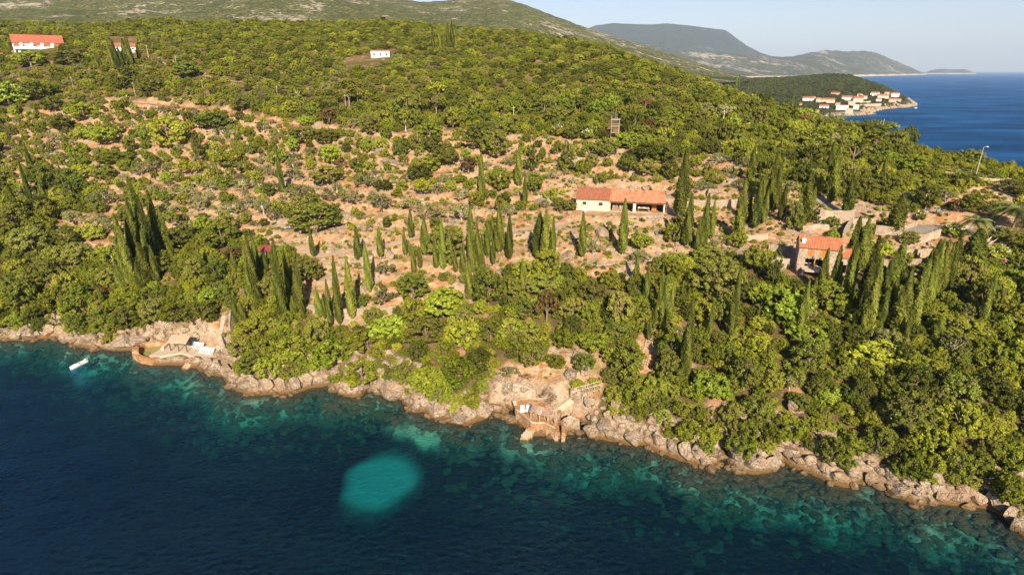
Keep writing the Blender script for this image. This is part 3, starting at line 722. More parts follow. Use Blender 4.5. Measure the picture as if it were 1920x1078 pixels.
# ---------------------------------------------------------------- registry used for the labels
REG = []
def reg(o, cat, px, py, h, adj, group): REG.append(dict(o=o, cat=cat, px=px, py=py, h=h, adj=adj, group=group)); return o
NAMES = {'holm': ('holm_oak', 'oak tree', 'dark green holm oak', 'holm oaks on the hillside'), 'maquis': ('broadleaf_tree', 'tree', 'olive-green bushy tree', 'bushy broadleaf trees on the hillside'),
         'green': ('leafy_tree', 'tree', 'bright green leafy tree', 'bright green leafy trees on the hillside'), 'olive': ('olive_tree', 'olive tree', 'grey-green olive tree', 'olive trees on the terraces'),
         'rust': ('rusty_tree', 'tree', 'rust-brown leaved tree', 'rust-brown trees'), 'lime': ('lime_green_tree', 'tree', 'vivid yellow-green tree', 'yellow-green trees'),
         'pine': ('pine_tree', 'pine tree', 'yellow-green pine', 'pines on the slope'), 'conifer': ('conifer', 'conifer', 'broad conical conifer', 'conical conifers'),
         'shrub': ('shrub', 'shrub', 'rounded green shrub', 'shrubs dotted over the slope'), 'greyshrub': ('grey_shrub', 'shrub', 'silvery grey shrub', 'silvery shrubs'),
         'dry': ('dry_bush', 'bush', 'dry brown leafless bush', 'dry brown bushes')}
SZ = ('small', 'medium', 'big')
OCC = []            # (x,y,r) taken ground
def place(kind, P, w, h, px=None, py=None, var=None, trunk=True, rz=None):
    nm, cat, adj, grp = NAMES[kind]
    if px is None:
        a, b, _ = proj(P[0], P[1], P[2]+h*.5); px, py = float(a), float(b)
    i = rng.integers(len(PROTO[kind])) if var is None else var
    rz = rng.uniform(0, 6.28) if rz is None else rz
    if kind in ('shrub', 'greyshrub', 'dry'):
        o = link(nm, PROTO[kind][i], loc=(P[0], P[1], P[2]-.15*h*.3), rot=(0, 0, rz), scale=(w, w*rng.uniform(.85, 1.1), h))
        o['category'] = cat
    else:
        o = link(nm, None, loc=(P[0], P[1], P[2]-.1), rot=(0, 0, rz)); o['category'] = cat
        link('crown', PROTO[kind][i], parent=o, scale=(w, w*rng.uniform(.88, 1.12), h))
        tm = (PALETRUNK if kind in ('olive', 'pine') and rng.random() < .4 else TRUNKS); tm = tm[int(rng.integers(len(tm)))]
        link('trunk', tm, parent=o, scale=(w*.9, w*.9, h))
    OCC.append((P[0], P[1], w*.5)); reg(o, kind, px, py, h, adj, grp)
    return o
def lineheight(P, ty):
    d = P.y*CT - (P.z-CAMZ)*ST; v0 = (P.y*ST + (P.z-CAMZ)*CT)/d; vt = (PH/2-ty)/FPX
    return (vt-v0)*d/(CT+vt*ST), d
# individually recognised trees: kind, px centre, py bottom of crown, width px, height px
TREES = '''d 1030 752 54 26|d 985 715 26 20|h 1000 690 50 46|h 900 700 60 50|m 1655 268 46 34|h 1632 262 44 30|m 545 218 35 30|r 618 238 36 38|g 573 240 32 24|h 568 273 52 36|h 612 275 45 35|o 495 250 30 20|h 650 288 20 22|o 665 243 28 22|h 696 256 40 44|g 689 290 25 34|h 753 296 33 37|h 783 286 30 40|p 761 250 28 40|h 763 232 55 60|p 818 223 48 48|m 851 243 48 43|g 808 266 50 40|h 836 316 48 45|h 813 290 42 38|m 801 327 55 36|h 791 343 48 36|l 792 368 44 34|g 623 312 42 44|h 615 350 62 38|r 638 322 26 26|h 670 320 26 26|g 693 322 24 22|o 688 358 45 32|h 720 362 32 28|s 744 370 24 16|o 821 368 25 26|r 878 330 38 38|s 863 345 28 18|g 886 347 15 13|o 867 378 38 28|m 936 362 45 56|h 945 388 26 28|o 563 377 48 32|o 621 380 32 26|o 660 388 38 36|o 715 400 48 38|o 773 400 50 30|o 811 415 45 36|o 866 418 50 38|o 492 400 40 28|h 595 440 108 58|o 502 334 33 26|o 550 318 30 18|o 553 343 38 28|o 512 357 25 20|o 487 358 24 20|o 542 302 28 20|o 583 295 26 20|o 518 267 28 18|h 905 285 60 60|h 930 300 55 60|m 895 262 45 40|h 940 262 50 44|n 997 323 36 62|h 1003 363 38 44|n 1061 325 38 58|h 1110 318 25 34|h 1070 265 34 30|h 1125 348 25 28|h 1060 400 40 26|h 1045 237 42 40|h 1020 222 45 40|g 975 222 42 38|g 1060 207 36 34|g 1120 222 38 36|g 1258 240 52 36|g 1218 236 32 34|h 1273 278 28 30|h 1135 298 45 42|g 1178 282 52 34|h 1210 310 55 45|h 1175 325 36 40|h 1248 312 52 46|h 1215 335 45 38|h 1255 340 42 42|g 1195 298 40 34|o 1316 362 36 26|m 1338 350 38 30|l 1303 322 32 32|o 1350 312 40 25|o 1396 316 20 26|h 1336 292 40 30|m 1370 290 36 30|g 18 203 60 50|h 72 193 55 42|h 105 213 36 34|g 160 230 52 38|h 288 176 38 34|g 235 172 45 30|h 458 210 40 30|h 400 248 60 36|o 418 257 28 20|o 363 222 35 16|m 320 283 75 66|n 375 308 30 60|g 268 268 25 28|h 245 288 28 34|g 200 275 55 40|g 172 268 40 34|h 122 250 42 30|m 433 318 55 38|h 462 328 34 28|o 398 362 38 26|g 424 355 40 30|o 455 360 38 26|l 358 333 48 36|o 295 370 38 26|g 312 380 32 24|o 345 375 48 28|h 195 340 42 34|g 160 338 38 34|n 137 383 40 58|o 200 388 48 34|h 75 350 55 44|m 215 312 60 28|o 105 308 45 24|o 280 328 38 28|o 262 332 30 20|o 372 398 42 28|o 313 408 40 26|o 430 410 48 32|o 463 398 40 28|s 114 410 22 28|o 140 425 36 32|o 185 425 48 24|h 78 405 60 36|g 832 600 85 64|h 775 565 70 56|h 840 495 80 78|o 722 573 44 34|o 722 520 36 34|g 683 575 28 28|h 575 535 60 62|h 505 560 35 46|g 1200 468 52 34|o 1200 497 44 28|o 1110 480 32 34|h 1345 560 95 80|h 1330 500 60 40|m 1300 545 40 44|h 1073 603 52 50|h 1015 560 60 52|h 1110 575 60 52|g 1200 600 45 44|h 980 600 50 46|g 1465 610 90 78|g 1545 590 88 72|l 1420 665 48 42|g 1640 690 80 58|m 1790 640 85 54|g 1510 650 60 46|h 1600 645 50 40|h 340 470 70 50|h 300 515 40 40|h 420 470 70 54|o 350 440 50 28|h 60 480 60 60|h 120 470 60 46|h 30 440 60 66|m 175 455 50 40|o 200 440 30 34|h 155 500 60 50|h 95 540 60 60|h 40 580 60 70|g 150 590 60 56|h 210 545 50 46|h 290 605 60 50|h 240 620 60 46|m 330 610 60 50|h 380 610 60 52|g 395 575 44 40|l 505 600 44 36|m 470 640 60 44|g 730 640 70 50|m 690 660 70 50|h 800 650 80 55|m 860 730 80 66|g 800 740 70 60|m 680 725 70 56|g 620 690 70 56|m 550 680 70 50|m 500 680 70 50|h 455 670 50 44|h 920 640 60 46|m 960 640 60 46|p 1530 290 62 44|p 1640 290 66 50|p 1600 310 60 44|p 1480 270 50 36|p 1585 345 34 40|h 1720 262 50 34|h 1745 275 46 32|h 1770 280 50 32|h 1795 300 52 36|h 1815 312 44 34|h 1845 300 36 28|g 1700 330 52 40|g 1660 320 46 40|h 1550 275 50 36|l 1560 250 50 34|h 1590 262 50 36|h 1660 258 42 30|h 1690 262 46 30|g 1500 235 50 32|h 1890 362 46 26|h 1912 372 40 24|g 1818 402 50 40|r 1796 400 30 30|h 1862 398 36 22|o 1700 385 40 26|o 1735 375 40 26|o 1770 380 40 26|m 1690 350 40 36|h 1800 350 40 26|l 1640 505 66 56|h 1705 460 40 28|h 1880 455 50 30|h 1905 470 50 34|n 1448 545 34 82|n 1487 436 36 78|n 1528 421 22 40|m 1110 660 60 40|h 1160 640 50 40|p 655 205 56 50|p 672 200 40 40|p 560 192 34 30|l 820 185 40 34|p 118 200 10 8|g 60 130 50 34|h 350 150 50 34|h 130 125 44 30|h 240 150 36 26'''
KM = dict(h='holm', m='maquis', g='green', o='olive', r='rust', l='lime', p='pine', n='conifer', s='shrub', d='dry')
for rec in TREES.split('|'):
    k, a, b, w, h = rec.split(); a, b, w, h = map(float, (a, b, w, h))
    P = hit(a, b - .12*w)
    d = P.y*CT - (P.z-CAMZ)*ST; W = w*d/FPX*1.04; Hh = h*d/FPX*(1.0 if k in 'np' else .92)
    P = hit(a, b - .10*w)
    place(KM[k], P, W, Hh, a, b-h/2)
# cypresses: base x y, top x y, width px
CYP = '''533 598 524 446 16|543 550 534 465 11|564 583 553 490 18|553 595 548 553 10|588 483 582 428 9|637 611 627 480 13|662 600 650 480 16|694 550 686 453 12|672 490 666 423 12|714 483 710 425 11|600 598 594 538 12|620 596 614 523 10|610 600 607 550 7|485 515 480 445 12|486 578 480 530 12|500 510 499 475 9|515 510 514 473 10|771 448 768 393 10|797 480 796 405 15|831 508 825 409 12|776 513 775 458 9|788 505 787 460 8|886 515 883 385 15|868 515 868 458 11|881 563 878 488 14|897 515 896 418 13|915 483 912 410 10|924 455 923 402 11|936 475 936 383 15|925 498 924 445 8|955 488 955 402 12|906 512 906 480 8|980 550 980 483 10|1010 485 1013 400 24|1024 500 1018 392 18|1035 508 1037 408 12|1092 484 1094 397 13|1167 478 1173 373 16|1273 408 1287 278 22|1286 463 1294 362 16|1306 470 1311 408 10|1316 468 1322 362 14|1333 450 1340 375 10|1383 450 1390 335 18|1192 530 1196 473 9|1211 570 1216 498 12|1236 573 1240 498 8|1241 623 1244 520 15|1226 620 1229 570 8|1283 715 1298 558 17|1275 690 1283 620 10|1368 636 1382 495 14|1413 430 1418 330 16|1421 418 1428 330 12|1431 420 1436 355 10|1441 398 1446 295 18|1451 398 1456 305 15|1506 425 1512 320 20|1556 383 1570 268 17|1553 330 1562 265 10|1586 408 1600 328 18|1650 355 1657 293 9|1675 440 1685 363 26|1593 505 1608 405 20|1610 510 1619 408 20|1534 560 1549 465 15|1558 558 1573 460 13|1565 560 1575 490 12|1583 575 1600 465 18|1613 600 1635 443 24|1620 630 1645 505 20|1650 615 1668 538 14|1658 550 1665 483 12|1673 540 1690 448 22|1680 620 1690 528 30|1703 625 1730 485 20|1718 600 1732 550 12|1738 575 1747 448 15|1748 508 1758 448 14|1753 555 1771 448 13|1763 550 1781 455 13|1771 550 1796 435 15|1816 508 1831 428 36|1841 605 1868 508 13|1753 643 1766 593 16|1740 618 1751 570 9|1498 630 1515 525 15|1460 610 1465 560 12|1597 590 1601 555 10|1730 580 1744 490 14|243 523 227 400 17|250 540 222 425 16|272 460 247 332 20|262 480 241 372 16|290 500 262 365 16|303 480 278 357 18|315 475 297 388 14|318 470 310 420 11|277 535 265 455 22|285 515 274 430 13|229 545 219 500 15|195 578 188 538 8|378 515 369 462 12|440 510 437 470 10|471 540 461 450 12|478 550 470 440 14|446 613 439 560 11|458 613 452 563 12|60 385 36 300 8|59 318 47 272 8|32 408 17 348 14|85 383 73 340 10|119 345 114 310 7|531 363 521 280 9|904 380 906 287 12|972 350 975 278 13|984 390 985 325 9|1172 250 1173 220 11|1405 345 1407 275 13|812 95 812 50 6|825 97 825 48 7|840 97 840 43 6|848 92 848 40 7|845 500 843 430 9|818 505 815 440 10|855 512 852 470 8|904 500 902 440 9|942 470 944 420 9|760 480 757 430 8|1476 600 1484 530 11|1520 585 1528 520 10|1605 620 1617 545 13|1635 560 1650 480 16|1665 600 1682 520 14|1690 590 1708 500 14|1696 640 1708 590 10|1725 560 1742 470 13|1590 530 1603 450 14|1785 520 1805 450 12|1328 640 1338 560 10|1255 600 1259 530 9|1216 640 1220 590 8|1402 420 1406 365 9|1463 415 1470 345 12|1520 400 1526 350 10|255 500 238 410 12|238 540 228 470 12|296 530 287 460 11|325 490 318 440 9|267 545 258 490 12|470 560 466 500 9|515 560 511 520 8|620 615 616 560 8|570 600 566 560 8|833 97 833 62 5|855 94 855 68 5|214 133 210 63 8|222 133 216 75 9|230 130 224 88 8|240 125 235 72 11|247 124 243 65 10|262 112 255 85 6|185 130 183 95 6'''
for rec in CYP.split('|'):
    a, b, ta, tb, w = map(float, rec.split())
    P = hit(a, b); h, d = lineheight(P, tb); W = w*d/FPX*1.0
    i = int(rng.integers(5))
    o = link('cypress_tree', None, loc=(P.x, P.y, P.z-.1), rot=(R(rng.uniform(-1, 1)), R(rng.uniform(-1, 1)), rng.uniform(0, 6.28))); o['category'] = 'cypress'
    link('crown', PROTO['cypress'][i], parent=o, loc=(0, 0, .35), scale=(W*.95, W*.95, (h-.35)/CY_H)); link('trunk', CYTRUNK, parent=o, scale=(max(1, W), max(1, W), 1))
    OCC.append((P.x, P.y, W*.45))
    reg(o, 'cypress', ta, (b+tb)/2, h, ('slim' if w/(b-tb) < .115 else 'broad' if w/(b-tb) > .19 else 'dark green') + ' cypress', 'cypresses on the hillside')
# tiny cypresses by the village
for a, b, tb in [(1484, 207, 178), (1490, 206, 188), (1502, 217, 190), (1507, 217, 194), (1498, 214, 197), (1517, 220, 197), (1528, 219, 203), (1545, 217, 200), (1555, 219, 205), (1380, 163, 142), (1384, 163, 140), (1402, 172, 156), (1535, 218, 206)] + [(1436+4.4*k, 155.5-.03*k, 148.5-1.8*math.sin(k*1.7)) for k in range(17)]:
    P = hit(a, b, HH, 500, 1900, 1400)
    h, d = lineheight(P, tb); W = max(1.6, .19*h)
    o = link('cypress_tree', None, loc=(P.x, P.y, P.z-.3), rot=(0, 0, rng.uniform(0, 6))); o['category'] = 'cypress'
    link('crown', PROTO['cypress'][int(rng.integers(5))], parent=o, scale=(W, W, h/CY_H))
    reg(o, 'cypress', a, (b+tb)/2, h, 'distant dark cypress', 'cypresses on the hillside')

# ---------------------------------------------------------------- stuff scatters (geometry nodes over unlinked prototype collections)
def proto_col(name, meshes):
    c = bpy.data.collections.new(name)
    for k, me in enumerate(meshes):
        o = bpy.data.objects.new('%s_piece_%02d' % (name, k), me); c.objects.link(o)
    return c
def scatter(name, pts_, scl, rz, idx, colln, tilt=None, **props):
    me = bpy.data.meshes.new(name); P = np.asarray(pts_, np.float32)
    me.vertices.add(len(P)); me.vertices.foreach_set('co', P.ravel())
    a = me.attributes.new('scl', 'FLOAT_VECTOR', 'POINT'); a.data.foreach_set('vector', np.asarray(scl, np.float32).ravel())
    e = np.zeros((len(P), 3), np.float32); e[:, 2] = rz
    if tilt is not None: e[:, 0] = tilt
    a = me.attributes.new('rot', 'FLOAT_VECTOR', 'POINT'); a.data.foreach_set('vector', e.ravel())
    a = me.attributes.new('idx', 'INT', 'POINT'); a.data.foreach_set('value', np.asarray(idx, np.int32))
    o = link(name, me, kind='stuff', **props)
    ng = bpy.data.node_groups.new(name+'_nodes', 'GeometryNodeTree')
    ng.interface.new_socket('Geometry', in_out='INPUT', socket_type='NodeSocketGeometry'); ng.interface.new_socket('Geometry', in_out='OUTPUT', socket_type='NodeSocketGeometry')
    N = ng.nodes; L = ng.links
    gi = N.new('NodeGroupInput'); go = N.new('NodeGroupOutput'); ip = N.new('GeometryNodeInstanceOnPoints'); ci = N.new('GeometryNodeCollectionInfo')
    ci.inputs['Collection'].default_value = colln; ci.inputs['Separate Children'].default_value = True; ci.inputs['Reset Children'].default_value = True
    ip.inputs['Pick Instance'].default_value = True
    def na(n, dt):
        x = N.new('GeometryNodeInputNamedAttribute'); x.data_type = dt; x.inputs['Name'].default_value = n; return x.outputs['Attribute']
    L.new(gi.outputs[0], ip.inputs['Points']); L.new(ci.outputs[0], ip.inputs['Instance'])
    L.new(na('idx', 'INT'), ip.inputs['Instance Index']); L.new(na('scl', 'FLOAT_VECTOR'), ip.inputs['Scale'])
    e2r = N.new('FunctionNodeEulerToRotation'); L.new(na('rot', 'FLOAT_VECTOR'), e2r.inputs[0]); L.new(e2r.outputs[0], ip.inputs['Rotation'])
    L.new(ip.outputs[0], go.inputs[0])
    md = o.modifiers.new('scatter', 'NODES'); md.node_group = ng
    return o
class Darts:
    def __init__(s, cell): s.c = cell; s.g = {}
    def ok(s, x, y, r, k=1.0):
        n = int(math.ceil((r+6)/s.c)); ci, cj = int(x//s.c), int(y//s.c)
        for i in range(ci-n, ci+n+1):
            for j in range(cj-n, cj+n+1):
                for (a, b, q) in s.g.get((i, j), ()):
                    if (a-x)**2+(b-y)**2 < ((r+q)*k)**2: return False
        return True
    def add(s, x, y, r): s.g.setdefault((int(x//s.c), int(y//s.c)), []).append((x, y, r))
D = Darts(4.0)
for x, y, r in OCC: D.add(x, y, r)
NOGO = [p['poly'] for p in PADS] + [poolw]
VIEWCLEAR = [[(1680, 412), (1920, 405), (1920, 446), (1680, 452)], [(1142, 225), (1162, 225), (1164, 262), (1140, 262)], [(1072, 345), (1250, 345), (1262, 402), (1072, 402)], [(1478, 432), (1545, 432), (1545, 520), (1478, 520)], [(245, 622), (430, 622), (430, 690), (245, 690)], [(415, 585), (432, 585), (432, 665), (405, 665)], [(958, 730), (1130, 728), (1130, 800), (1060, 830), (975, 830)], [(1200, 630), (1226, 630), (1222, 690), (1200, 690)]]
SPARSE = [[(960, 398), (1262, 398), (1262, 500), (1040, 515), (960, 500)], [(590, 440), (765, 430), (765, 560), (590, 580)], [(1270, 370), (1440, 370), (1480, 430), (1480, 520), (1380, 450), (1270, 420)], [(1500, 360), (1640, 380), (1640, 425), (1480, 430)]]
LOWZ = [[(215, 440), (340, 430), (340, 560), (215, 560)], [(455, 440), (720, 440), (720, 630), (455, 630)], [(760, 400), (960, 400), (960, 560), (760, 560)], [(1500, 440), (1820, 440), (1800, 590), (1740, 650), (1590, 650), (1500, 590)], [(1200, 490), (1310, 560), (1300, 730), (1200, 620)]]
def blocked(x, y, r, px, py, w):
    for p in NOGO:
        cx = sum(q[0] for q in p)/len(p); cy = sum(q[1] for q in p)/len(p)
        if math.hypot(x-cx, y-cy) < 30:
            if inpoly(np.array([x]), np.array([y]), p)[0] or float(polydist(np.array([x]), np.array([y]), p, True)[0]) < r+.8: return True
    for xy, hw in flat:
        if np.min((xy[:, 0]-x)**2+(xy[:, 1]-y)**2) < (hw+r*.75)**2: return True
    for p in VIEWCLEAR:
        for sx, sy in ((0, 0), (-w/2, 0), (w/2, 0), (0, -w*.8)):
            if inpoly(np.array([px+sx]), np.array([py+sy]), p)[0]: return True
    return False
N_ = 130000
cx = rng.uniform(-260, 210, N_); cy = rng.uniform(50, 262, N_)
ch = HT(cx, cy); h0 = H0(cx, cy)
inl = inpoly(cx, cy, LAND); sdc = polydist(cx, cy, LAND, True)
ppx, ppy, pd = proj(cx, cy, ch)
op = openness(ppx, ppy)
ok = inl & (ppx > -60) & (ppx < 1990) & (sdc > np.where((ppx > 610) & (ppx < 955), .6, 1.6)+2.0*fbm(cx, cy, 12, 2, 2)*2) & (ch > .6)
cand = []; shrubs = []
for i in np.nonzero(ok)[0]:
    x, y, z = float(cx[i]), float(cy[i]), float(ch[i]); px_, py_ = float(ppx[i]), float(ppy[i])
    if op[i] > .5:
        left_ = px_ < 560 and py_ < 420; low_ = py_ > 590; up_ = py_ < 300
        if rng.random() < (.75 if left_ or low_ else .6 if up_ else .36): k = ('olive', 'maquis', 'green', 'holm', 'maquis')[int(rng.integers(5))]; w = rng.uniform(2.4, 5.4)
        elif rng.random() > .45: continue
        else: k = 'shrub' if rng.random() < .74 else ('greyshrub' if rng.random() < .5 else 'olive'); w = rng.uniform(.9, 2.6)
        kk = .95 if k in ('shrub', 'greyshrub') else (.92 if left_ or low_ else 1.0)
    else:
        if y > 205 and py_ < 205: continue
        q = rng.random(); k = 'holm' if q < .42 else 'maquis' if q < .70 else 'green' if q < .85 else 'shrub' if q < .95 else 'rust' if q < .965 else 'olive'
        w = rng.uniform(3.4, 7.4) if k not in ('shrub',) else rng.uniform(1.6, 3.2); kk = .66
        if sdc[i] < 6: w = min(w, 4.8)
        if any(inpoly(np.array([px_]), np.array([py_]), q_)[0] for q_ in LOWZ): w = min(w, rng.uniform(1.8, 3.4)); k = 'shrub' if w < 2.6 else k
    if px_ > 1700 and py_ < 385: w = min(w, rng.uniform(1.2, 2.4)); k = 'shrub'
    if any(inpoly(np.array([px_]), np.array([py_]), q_)[0] for q_ in SPARSE):
        if rng.random() < .5: continue
        w = min(w, rng.uniform(.8, 2.0)); k = 'shrub' if k != 'greyshrub' else k
    if not D.ok(x, y, w/2, kk):
        if op[i] > .5: continue
        w = rng.uniform(1.4, 3.4); kk = .62; k = k if k != 'shrub' and w > 2.2 else 'shrub'
        if not D.ok(x, y, w/2, kk):
            w = rng.uniform(2.0, 3.6); k = 'maquis' if rng.random() < .7 else 'holm'
            if rng.random() > .5 or not D.ok(x, y, w/2, .44): continue
    if blocked(x, y, w/2, px_, py_, w*FPX/pd[i]): continue
    D.add(x, y, w/2)
    cand.append((w/pd[i], k, x, y, z, w))
cand.sort(key=lambda c: -c[0])
cnt = {}
for r_ in REG: cnt[r_['cat']] = cnt.get(r_['cat'], 0)+1
LIM = dict(holm=300, maquis=290, green=180, olive=190, shrub=250, greyshrub=90, rust=30)
rest = []
KIDX = {}
allm = []
for k in ('holm', 'maquis', 'green', 'olive', 'shrub', 'greyshrub', 'rust', 'lime', 'pine'):
    KIDX[k] = (len(allm), len(PROTO[k])); allm += PROTO[k]
for s_, k, x, y, z, w in cand:
    hgt = w*{'holm': 1.08, 'maquis': 1.0, 'green': 1.05, 'olive': .85, 'shrub': .7, 'greyshrub': .65, 'rust': 1.0}[k]*rng.uniform(.85, 1.2)
    if cnt.get(k, 0) < LIM[k]:
        cnt[k] = cnt.get(k, 0)+1; place(k, (x, y, z), w, hgt)
    else: rest.append((k, x, y, z, w, hgt))
WC = proto_col('woodland', allm)
def emit(name, L, colln=WC, kidx=KIDX, **props):
    P = [(a[1], a[2], a[3]-.12*a[5]) for a in L]; S = [(a[4], a[4]*rng.uniform(.9, 1.1), a[5]) for a in L]
    I = [kidx[a[0]][0]+int(rng.integers(kidx[a[0]][1])) for a in L]
    return scatter(name, P, S, rng.uniform(0, 6.28, len(L)), I, colln, **props)
emit('undergrowth', rest, label='smaller bushes and trees filling the gaps between the larger trees')
# the wooded upper hill
D2 = Darts(6.0)
for (a_, b_), L in D.g.items():
    for q in L:
        if q[1] > 190: D2.add(*q)
n2 = 110000
x2 = rng.uniform(-480, 215, n2); y2 = rng.uniform(195, 640, n2); z2 = HT(x2, y2)
p2x, p2y, d2 = proj(x2, y2, z2)
clear2 = [[(1140, 222), (1164, 222), (1168, 276), (1136, 276)], [(640, 110), (745, 90), (745, 112), (700, 128), (640, 128)], [(20, 68), (112, 68), (112, 104), (20, 104)], [(200, 70), (262, 68), (262, 104), (206, 104)], [(690, 93), (736, 93), (736, 116), (690, 116)]]
m2 = inpoly(x2, y2, LAND) & (p2x > -120) & (p2x < 2050) & (z2 > 2) & ((p2y < 206) | (openness(p2x, p2y) < .5))
for c_ in clear2: m2 &= ~inpoly(p2x, p2y, c_)
for xy, hw in flat:
    if xy[:, 1].max() > 190:
        dd = polydist(x2, y2, [tuple(p[:2]) for p in xy]); m2 &= dd > hw+1.6
m2 &= (y2 < 470) | (rng.random(n2) < .4)
patch = fbm(x2, y2, 38, 3, 4); hill = []
for i in np.nonzero(m2)[0]:
    x, y = float(x2[i]), float(y2[i]); pt = patch[i]
    if D.g.get((int(x//4), int(y//4))) and y < 262 and not D.ok(x, y, 1.6, .8): continue
    q = rng.random() + pt*.9
    k = 'holm' if q < .26 else 'maquis' if q < .78 else 'green' if q < .90 else 'shrub' if q < 1.0 else 'pine' if q < 1.03 else 'olive'
    w = rng.uniform(2.6, 5.4)*(1+.5*max(0, -pt)) if k != 'shrub' else rng.uniform(1.6, 2.8)
    if p2x[i] > 1690: w = min(w, 2.4)
    if not D2.ok(x, y, w/2, .70): continue
    D2.add(x, y, w/2); hill.append((k, x, y, float(z2[i]), w, w*rng.uniform(.55, .95)))
emit('hillside_woodland', hill, label='dense green woodland covering the upper hill')
# village headland woods
n3 = 45000; x3 = rng.uniform(190, 960, n3); y3 = rng.uniform(800, 1720, n3); z3 = HH(x3, y3)
m3 = inpoly(x3, y3, hlpoly) & (z3 > 4.5) & (polydist(x3, y3, hlpoly, True) > 14)
p3x, p3y, d3 = proj(x3, y3, z3)
hw_ = []
for i in np.nonzero(m3)[0]:
    if rng.random() > .45 + .5*(fbm(x3[i], y3[i], 90, 2, 2) > -.05): continue
    if 1495 < p3x[i] < 1712 and p3y[i] > 176 and rng.random() < .30: continue
    w = rng.uniform(3.5, 8) if not (p3y[i] > 176 and p3x[i] > 1495) else rng.uniform(3, 5); hw_.append(('far', float(x3[i]), float(y3[i]), float(z3[i]), w, w*rng.uniform(.6, .95)))
FARP = [crown('far_crown', 700+i, shell(700+i, 12, .5, .42, .46, .14, .22), 14, .07, M['far_green']) for i in range(3)]
FC = proto_col('headland_trees', FARP)
emit('headland_woodland', hw_, FC, {'far': (0, 3)}, label='dark green woods covering the far village headland')
# low tufts over the open ground
n4 = 26000; x4 = rng.uniform(-230, 190, n4); y4 = rng.uniform(80, 262, n4); z4 = HT(x4, y4); p4x, p4y, d4 = proj(x4, y4, z4)
m4 = inpoly(x4, y4, LAND) & (openness(p4x, p4y) > .5) & (fbm(x4, y4, 12, 3, 5) > -.10) & (z4 > 3)
for xy, hw in flat: m4 &= polydist(x4, y4, [tuple(p[:2]) for p in xy]) > hw+.3
for p in NOGO: m4 &= ~inpoly(x4, y4, p)
tf = [(('shrub' if rng.random() < .66 else 'greyshrub' if rng.random() < .5 else 'dry'), float(x4[i]), float(y4[i]), float(z4[i]), s_ := rng.uniform(.35, 1.15), s_*rng.uniform(.4, .8)) for i in np.nonzero(m4)[0] if rng.random() < .42]
sm = PROTO['shrub'][:2]+PROTO['greyshrub']+PROTO['dry']
TC = proto_col('tuft', sm); emit('low_scrub', tf, TC, {'shrub': (0, 2), 'greyshrub': (2, 2), 'dry': (4, 2)}, label='low scrub and tufts dotted over the open ground')

# ---------------------------------------------------------------- rocks
def rock_mesh(name, seed, mat, blocky=7, sub=3, strata=.0):
    g = np.random.default_rng(seed); bm = bmesh.new(); bmesh.ops.create_icosphere(bm, subdivisions=sub, radius=1.0)
    V = np.array([v.co[:] for v in bm.verts]); F = np.array([[v.index for v in f.verts] for f in bm.faces]); bm.free()
    for _ in range(blocky):
        n = g.normal(size=3); n /= np.linalg.norm(n); dd = g.uniform(.42, .8)
        s = V@n; V = V - np.outer(np.maximum(0, s-dd), n)
    q = fbm(V[:, 0]*3+seed, V[:, 1]*3+V[:, 2]*2, 1.0, 4, 1); V = V*(1+.13*q[:, None])
    V[:, 2] += .04*np.sin(V[:, 2]*14+V[:, 0]*3)
    return np_mesh(name, V, F, mat, smooth=False)
ROCKS = [rock_mesh('limestone_boulder', 900+i, M['rock'], blocky=13+i % 5, sub=3) for i in range(8)]
SMALLR = [rock_mesh('small_rock', 950+i, M['rock'], blocky=7, sub=2) for i in range(5)]
def seaside(px): return float(np.interp(px, [p[0] for p in SHORE_PX[1:]], [p[1] for p in SHORE_PX[1:]]))
rb = 0; DB = Darts(3.0); brocks = []
BIG = [(735, 728, 46, 40), (1073, 795, 44, 60), (45, 620, 22, 18), (70, 610, 22, 20), (30, 628, 26, 16), (90, 618, 24, 18), (15, 622, 22, 16), (58, 626, 24, 16), (165, 634, 30, 22), (235, 642, 42, 22), (205, 648, 34, 16), (255, 640, 30, 18), (135, 640, 14, 10), (172, 632, 16, 16),
       (410, 688, 30, 26), (428, 694, 30, 24), (388, 680, 24, 20), (372, 676, 22, 18), (456, 722, 26, 20), (478, 718, 22, 26), (500, 722, 24, 30), (530, 716, 26, 34), (553, 722, 24, 36), (575, 712, 22, 26), (595, 710, 24, 26), (610, 706, 22, 26),
       (640, 732, 18, 14), (655, 736, 14, 14), (780, 765, 16, 22), (820, 768, 34, 28), (838, 762, 28, 24), (858, 786, 34, 16), (880, 770, 30, 26), (905, 768, 34, 28), (930, 768, 26, 26), (852, 762, 22, 18), (1108, 810, 32, 22), (1135, 800, 34, 30), (1150, 810, 32, 26), (1185, 822, 36, 20), (1212, 822, 22, 16),
       (1235, 826, 26, 26), (1258, 838, 26, 30), (1285, 845, 30, 34), (1310, 850, 30, 36), (1325, 862, 24, 30), (1270, 822, 24, 22), (1298, 828, 22, 20), (1385, 850, 36, 44), (1410, 868, 40, 32), (1432, 868, 30, 28), (1395, 832, 26, 30), (1455, 842, 24, 24), (1480, 848, 34, 30), (1500, 862, 24, 22), (1520, 858, 26, 36), (1545, 876, 30, 30), (1560, 862, 24, 24), (1575, 890, 30, 34), (1595, 884, 26, 40),
       (1770, 925, 30, 30), (1795, 930, 26, 30), (1815, 920, 30, 26), (1835, 932, 30, 28), (1760, 912, 28, 22), (1860, 930, 26, 26), (1875, 945, 30, 36), (1895, 965, 28, 34), (1912, 985, 26, 30)]
